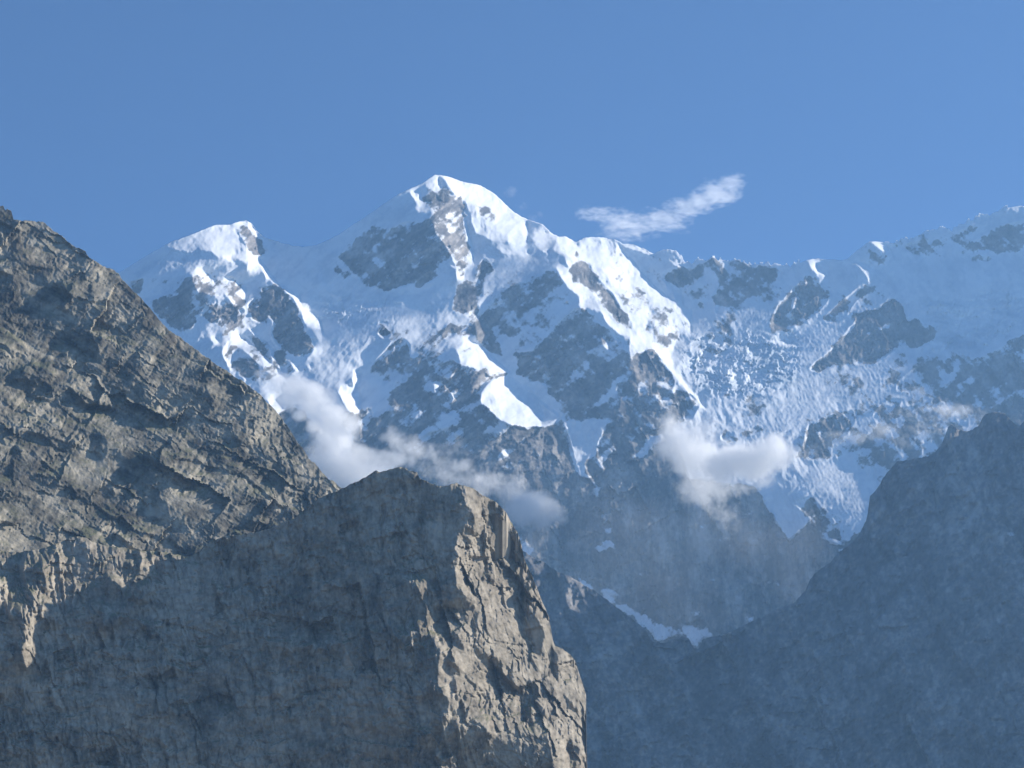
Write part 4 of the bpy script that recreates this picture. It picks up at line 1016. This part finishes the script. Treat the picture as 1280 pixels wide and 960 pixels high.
def build_cliff():
    lit = raster([(p, 1.0) for p in CLIFF_LIT])
    lit = raster([(p, 0.0) for p in CLIFF_DARK], lit)
    wx = 5.0 * fbm(XX, YY, 22, 5, 401, 0.62)
    wy = 5.0 * fbm(XX, YY, 22, 5, 402, 0.62)
    lit = np.clip(sample(blur(lit, 0.9), XX + wx, YY + wy), 0, 1)
    face = blur(raster([(CLIFF_LIT[0], 1.0), (CLIFF_LIT[1], 1.0)]), 4)
    base = rbf([(-150, 700, -260), (0, 688, -170), (100, 672, -90), (240, 694, 10), (330, 664, 20), (428, 611, 20), (500, 584, -10), (572, 605, -60), (620, 630, -20), (655, 697, 10), (690, 790, 20), (733, 880, 20), (735, 1000, 0),
                (0, 800, -330), (100, 780, -260), (200, 760, -150), (300, 780, -60), (420, 760, -70), (540, 800, -135), (600, 800, -90), (0, 960, -400), (150, 960, -290), (300, 960, -140), (540, 960, -200), (650, 960, -130), (0, 1110, -380), (400, 1110, -240), (740, 1110, -60)])
    vx, vy = rot(XX + 7 * fbm(XX, YY, 60, 3, 411), YY, 82, 3.2, 1.0)
    wx2, wy2 = rot(XX, YY, 50, 2.4, 1.0)
    lx, ly = rot(XX, YY + 5 * fbm(XX, YY, 60, 3, 412), 4, 3.0, 1.0)
    wa, wb = XX + 1.4 * wx, YY + 1.4 * wy
    f1x, f1y = rot(wa, wb, 78, 2.1, 1.0)
    f2x, f2y = rot(wa, wb, 66, 1.8, 1.0)
    f3x, f3y = rot(wa, wb, 10, 1.8, 1.0)
    det = (3.0 * fbm(vx, vy, 34, 6, 420, 0.57, 'r') + 1.2 * fbm(lx, ly, 30, 5, 430, 0.57, 'r') + 3.5 * fbm(XX, YY, 80, 3, 460) + 1.0 * fbm(XX, YY, 9, 3, 450, 0.62)
           + 0.26 * ledges(vy, 34, 481, XX, YY) + 0.28 * ledges(vy, 14, 482, XX, YY) + 0.07 * ledges(ly, 44, 483, XX, YY) + face * (0.34 * ledges(wy2, 26, 484, XX, YY) + 0.3 * facets(wx2 * 0.8 + 1.4 * wx, wy2 + 1.4 * wy, 30, 485))
           + (0.16 + 0.30 * face) * facets(f1x, f1y, 24, 471) + (0.28 + 0.26 * face) * facets(f2x, f2y, 11, 472) + 0.12 * facets(f3x, f3y, 17, 473) + 0.26 * facets(wa, wb, 4.8, 474))
    q = np.full((RH, RW), 0.5, np.float32)
    smooth = 3.5 * fbm(XX, YY, 80, 3, 460)
    det = smooth + (det - smooth) * np.clip(0.9 + 1.4 * fbm(XX + 2 * wx, YY + 2 * wy, 85, 3, 461), 0.3, 1.6)
    det = det * (1.0 + 0.6 * (1 - face))
    lw = np.clip((300 - XX) / 90, 0, 1)
    psh = (-0.35 + 0.45 * lw).astype(np.float32)
    tsh = (-0.25 + 0.19 * lw).astype(np.float32)
    joints = np.clip(1 - np.abs(fbm(vx, vy, 30, 4, 511, 0.6)) * 11, 0, 1) + 0.8 * np.clip(1 - np.abs(fbm(wx2, wy2, 42, 4, 512, 0.6)) * 14, 0, 1) + 0.6 * np.clip(1 - np.abs(fbm(lx, ly, 55, 4, 513, 0.6)) * 16, 0, 1)
    det = det - 5.0 * joints * np.clip(0.7 + 1.5 * fbm(XX, YY, 60, 2, 514), 0, 1.3)
    knobs = blur(raster([(p, 1.0) for p in CLIFF_LIT[5:13] + CLIFF_LIT[2:5]]), 8)
    det = det + 42.0 * sample(knobs, XX + wx, YY + wy)
    f = sculpt(lit.astype(np.float32), np.zeros_like(lit), q, base, 520.0, det, p_lit=1.5, p_shade=psh, q_lit=0.9, t_lit=0.55, t_shade=tsh, iters=4) - det
    crack = np.abs(fbm(vx, vy, 26, 5, 491, 0.6)) * 6
    tone = (0.63 + 0.42 * fbm(vx, vy, 13, 6, 492, 0.7) + 0.3 * fbm(lx, ly, 18, 5, 493, 0.68) + 0.3 * fbm(XX, YY, 100, 3, 494) + 0.4 * fbm(XX, YY, 6, 3, 495, 0.7)
            + 0.26 * cells(f1x + 3 * fbm(XX, YY, 9, 3, 496), f1y, 9, 497) + 0.22 * cells(f2x, f2y + 2 * fbm(XX, YY, 7, 3, 498), 4.2, 499)) - 0.22 * np.clip(1 - 4 * crack, 0, 1)
    m = mat_rock("cliff_rock", [(0.2, (0.105, 0.088, 0.066)), (0.5, (0.30, 0.255, 0.192)), (0.78, (0.50, 0.43, 0.33))], (0.55, 0.43, 0.31), 8.0, 4.5, (0.17, 0.165, 0.085), (0.56, 0.74))
    terrain("cliff", SKY_CLIFF, -190, 746, 0.75, 1110, 640, 2550.0, f, {'tone': np.clip(tone, 0, 1).astype(np.float32)}, m, (2.2, 1.4), 33, back=62,
            label="near rock cliff in shade with a pale sunlit right-hand face dropping to the valley")
    return f


build_slope(build_cliff())

# valley floor
gm, gn, gl = new_mat("valley_ground")
g_out = gn.new("ShaderNodeOutputMaterial")
g_bs = gn.new("ShaderNodeBsdfPrincipled")
g_n = tex_noise(gn, gl, 1 / 300.0, 8, 0.6)
g_r = ramp(gn, [(0.35, (0.07, 0.08, 0.04)), (0.6, (0.22, 0.19, 0.15))])
gl.new(g_n.outputs[0], g_r.inputs[0])
gl.new(g_r.outputs[0], g_bs.inputs['Base Color'])
g_bs.inputs['Roughness'].default_value = 1.0
gl.new(g_bs.outputs[0], g_out.inputs[0])
me = bpy.data.meshes.new("ground")
me.from_pydata([(-18000, -18000, 0), (18000, -18000, 0), (18000, 18000, 0), (-18000, 18000, 0)], [], [(0, 1, 2, 3)])
ground = bpy.data.objects.new("ground", me)
scene.collection.objects.link(ground)
me.materials.append(gm)
ground['kind'] = 'structure'
ground['label'] = "valley floor of gravel and dry grass below the mountains"

# ------------------------------------------------------------------ clouds and mist: real volumes of droplets hanging before the faces
def cloud(name, label, category, D, blobs, dens, nscale=28.0, k=1.5, cut=0.12, stretch=None, aniso=0.5, group=None, puffs=2):
    """blobs: (px, py, half width, half height, weight) at the distance D along the camera's axis"""
    s = D / FPX
    rng = random.Random(len(label) * 7 + int(blobs[0][0]))
    extra = []
    for b in blobs:                       # smaller puffs bulging from each big one
        for q in range(puffs if b[2] > 13 else 0):
            a = rng.uniform(0, 2 * math.pi)
            r = rng.uniform(0.35, 0.6)
            extra.append((b[0] + b[2] * 0.72 * math.cos(a), b[1] + b[3] * 0.72 * math.sin(a), b[2] * r, max(b[3] * r * 1.1, 5), b[4] * 0.8))
    blobs = blobs + extra
    c = np.array([world_pt(b[0], b[1], D) for b in blobs])
    cen = c.mean(0)
    rel = c - cen
    rel[:, 1] += np.array([rng.uniform(-0.4, 0.4) * b[2] * s for b in blobs])
    bm = bmesh.new()
    for (b, r) in zip(blobs, rel):
        ry = 0.5 * (b[2] + b[3]) * 0.9
        part = bmesh.ops.create_icosphere(bm, subdivisions=3, radius=1.0)
        for v in part['verts']:
            v.co = Vector((v.co.x * b[2] * s + r[0], v.co.y * ry * s + r[1], v.co.z * b[3] * s + r[2]))
    me = bpy.data.meshes.new(name)
    bm.to_mesh(me)
    bm.free()
    o = bpy.data.objects.new(name, me)
    scene.collection.objects.link(o)
    # one closed skin round all the puffs
    md = o.modifiers.new("skin", 'REMESH')
    md.mode = 'VOXEL'
    md.voxel_size = max(6.0, 0.22 * min(b[3] for b in blobs) * s)
    dg = bpy.context.evaluated_depsgraph_get()
    me2 = bpy.data.meshes.new_from_object(o.evaluated_get(dg))
    o.modifiers.clear()
    o.data = me2
    bpy.data.meshes.remove(me)
    me2.name = name
    o.location = cen
    m, n, l = new_mat(name + "_vapour")
    out = n.new("ShaderNodeOutputMaterial")
    pv = n.new("ShaderNodeVolumePrincipled")
    pv.inputs['Color'].default_value = (1, 1, 1, 1)
    pv.inputs['Anisotropy'].default_value = aniso
    tc = n.new("ShaderNodeTexCoord")
    acc = None
    for (b, r) in zip(blobs, rel):
        ry = 0.5 * (b[2] + b[3]) * 0.9
        mp = n.new("ShaderNodeMapping")
        mp.vector_type = 'TEXTURE'
        mp.inputs['Location'].default_value = tuple(r)
        mp.inputs['Scale'].default_value = (b[2] * s, ry * s, b[3] * s)
        l.new(tc.outputs['Object'], mp.inputs['Vector'])
        vl = n.new("ShaderNodeVectorMath")
        vl.operation = 'LENGTH'
        l.new(mp.outputs[0], vl.inputs[0])
        f = math_node(n, l, 'MULTIPLY', math_node(n, l, 'SUBTRACT', 1.0, vl.outputs['Value'], clamp=True), float(b[4]) * 1.6)
        acc = f if acc is None else math_node(n, l, 'ADD', acc, f)
    nz = tex_noise(n, l, 1.0 / (nscale * s), 5, 0.62, 0.35, stretch=stretch)
    n2 = tex_noise(n, l, 2.6 / (nscale * s), 4, 0.6, 0.2, stretch=stretch)
    e = math_node(n, l, 'MULTIPLY', math_node(n, l, 'ADD', math_node(n, l, 'SUBTRACT', nz.outputs[0], 0.5), math_node(n, l, 'MULTIPLY', math_node(n, l, 'SUBTRACT', n2.outputs[0], 0.5), 0.55)), k)
    val = math_node(n, l, 'SUBTRACT', math_node(n, l, 'ADD', acc, math_node(n, l, 'MULTIPLY', e, math_node(n, l, 'MULTIPLY', acc, 4.0, clamp=True))), cut)
    val = math_node(n, l, 'MINIMUM', math_node(n, l, 'MAXIMUM', val, 0.0), 2.0)
    l.new(math_node(n, l, 'MULTIPLY', val, dens), pv.inputs['Density'])
    l.new(pv.outputs[0], out.inputs['Volume'])
    me2.materials.clear()
    me2.materials.append(m)
    try:
        m.cycles.volume_step_rate = 0.35
    except Exception:
        pass
    o['label'] = label
    o['category'] = category
    if category == 'mist':
        o['kind'] = 'stuff'
    if group:
        o['group'] = group
    return o


cloud("cloud", "bright cloud bank pouring down the snow face between the near slope and the cliff top", "cloud", 8000.0,
      [(338, 468, 22, 17, .45), (362, 484, 32, 25, .7), (395, 505, 40, 30, .9), (418, 540, 40, 34, .9), (436, 578, 48, 36, 1.1), (462, 600, 44, 28, 1.1), (400, 582, 34, 34, .6), (480, 578, 34, 24, .7),
       (374, 520, 11, 9, 1.6), (391, 532, 12, 10, 2.4), (405, 547, 11, 13, 3.0), (416, 564, 11, 15, 3.4), (425, 583, 12, 16, 3.6), (431, 603, 14, 14, 3.6), (350, 505, 18, 14, .5)],
      0.022, 24, 2.6, 0.18)
cloud("cloud", "long broken cloud drifting behind the cliff top, ending in a rounded puff", "cloud", 8050.0,
      [(492, 548, 18, 17, .8), (508, 560, 30, 22, .8), (535, 574, 34, 22, .55), (560, 592, 34, 24, .6), (592, 600, 34, 24, .5), (614, 604, 26, 24, .6), (642, 615, 26, 26, .9), (655, 632, 32, 26, 1.3), (672, 636, 30, 26, 1.7), (692, 641, 20, 17, 1.3), (640, 648, 28, 18, .9),
       (560, 560, 40, 18, .22), (600, 575, 30, 16, .22)],
      0.014, 17, 3.2, 0.2)
cloud("cloud", "dense white cloud with a hooked tail hanging before the dark rock wall below the glacier", "cloud", 8450.0,
      [(836, 530, 20, 24, .5), (850, 546, 31, 33, .8), (868, 565, 38, 36, .9), (886, 532, 30, 17, .4), (900, 578, 42, 29, .8), (930, 576, 42, 28, .95), (954, 570, 40, 28, 1.0), (973, 566, 25, 23, .8),
       (880, 600, 46, 34, .55), (895, 632, 34, 36, .2), (908, 655, 22, 28, .17), (828, 565, 26, 34, .22), (1000, 576, 24, 14, .25), (945, 600, 50, 18, .3)],
      0.017, 15, 2.3, 0.12)
cloud("cloud", "thin torn cloud streak lying across the right-hand glacier just above the pinnacle", "cloud", 8250.0,
      [(1040, 552, 26, 14, .4), (1062, 546, 26, 12, .6), (1090, 540, 28, 12, .6), (1105, 535, 14, 9, .8), (1140, 494, 24, 12, .4), (1120, 515, 26, 12, .3), (1172, 508, 26, 12, .5), (1192, 514, 24, 13, 1.0), (1215, 520, 22, 12, .5), (1130, 545, 40, 18, .25), (1160, 535, 34, 18, .3), (1010, 560, 24, 10, .2)],
      0.008, 18, 3.0, 0.2)
cloud("cloud", "feathery white wisp of cloud floating in the blue sky above the ridge", "cloud", 10600.0,
      [(734, 264, 20, 13, .55), (752, 272, 24, 14, .5), (772, 270, 32, 20, .6), (790, 278, 28, 17, .55), (775, 290, 38, 15, .35), (802, 286, 34, 14, .35), (818, 274, 26, 20, .75), (838, 278, 32, 16, .6), (850, 265, 30, 18, .7), (868, 254, 30, 18, .75),
       (886, 247, 30, 18, .75), (904, 241, 28, 20, .85), (917, 230, 20, 14, .7), (894, 230, 24, 11, .4), (850, 288, 30, 11, .3)],
      0.009, 12, 4.6, 0.3, stretch=((0.7, 1.0, 1.6), (0, 0.5, 0)), puffs=0)
cloud("cloud", "faint small wisp beside the right shoulder of the main summit", "cloud", 10700.0,
      [(638, 241, 11, 9, .7), (652, 259, 11, 7, .5), (668, 270, 14, 6, .35)], 0.004, 10, 3.0, 0.16)
cloud("cloud", "small round cloud puff alone in the shade right of the near cliff", "cloud", 8000.0,
      [(720, 678, 14, 12, .9), (728, 668, 12, 9, .6), (712, 685, 10, 8, .4)], 0.008, 12, 1.9, 0.15)
cloud("mist", "thin grey mist in the gorge beside the lit edge of the near cliff", "mist", 7350.0,
      [(700, 786, 46, 24, .5), (740, 792, 54, 16, .4), (672, 760, 40, 46, .5), (790, 800, 44, 10, .25), (668, 690, 26, 50, .35)], 0.0022, 34, 1.3, 0.1)
cloud("mist", "soft blue mist filling the gorge below the glacier and before the dark rock wall", "mist", 7650.0,
      [(930, 650, 80, 60, .4), (975, 700, 70, 60, .55), (1000, 735, 40, 40, .6), (1010, 660, 50, 50, .45), (860, 690, 100, 80, .4), (770, 690, 90, 90, .4), (720, 760, 80, 60, .4), (840, 760, 100, 50, .35), (700, 640, 70, 60, .25)], 0.0004, 46, 1.4, 0.05)

# ------------------------------------------------------------------ the air: a thin even haze through the whole valley
def build_haze():
    top = max((o.matrix_world @ Vector(c)).z for o in scene.objects if o.type == 'MESH' for c in o.bound_box) + 60.0
    a, zb = 18050.0, -21.5
    bm = bmesh.new()
    bmesh.ops.create_cube(bm, size=1.0)
    for v in bm.verts:
        v.co = Vector((v.co.x * 2 * a, v.co.y * 2 * a, zb if v.co.z < 0 else top))
    me = bpy.data.meshes.new("haze")
    bm.to_mesh(me)
    bm.free()
    o = bpy.data.objects.new("haze", me)
    scene.collection.objects.link(o)
    m, n, l = new_mat("haze_air")
    out = n.new("ShaderNodeOutputMaterial")
    pv = n.new("ShaderNodeVolumePrincipled")
    pv.inputs['Color'].default_value = (*HAZE_COLOR, 1)
    pv.inputs['Density'].default_value = HAZE_DENSITY
    pv.inputs['Anisotropy'].default_value = 0.2
    l.new(pv.outputs[0], out.inputs['Volume'])
    me.materials.append(m)
    o['kind'] = 'stuff'
    o['label'] = "thin bluish haze filling the valley air in front of the far mountains"
    o['category'] = "haze"


build_haze()
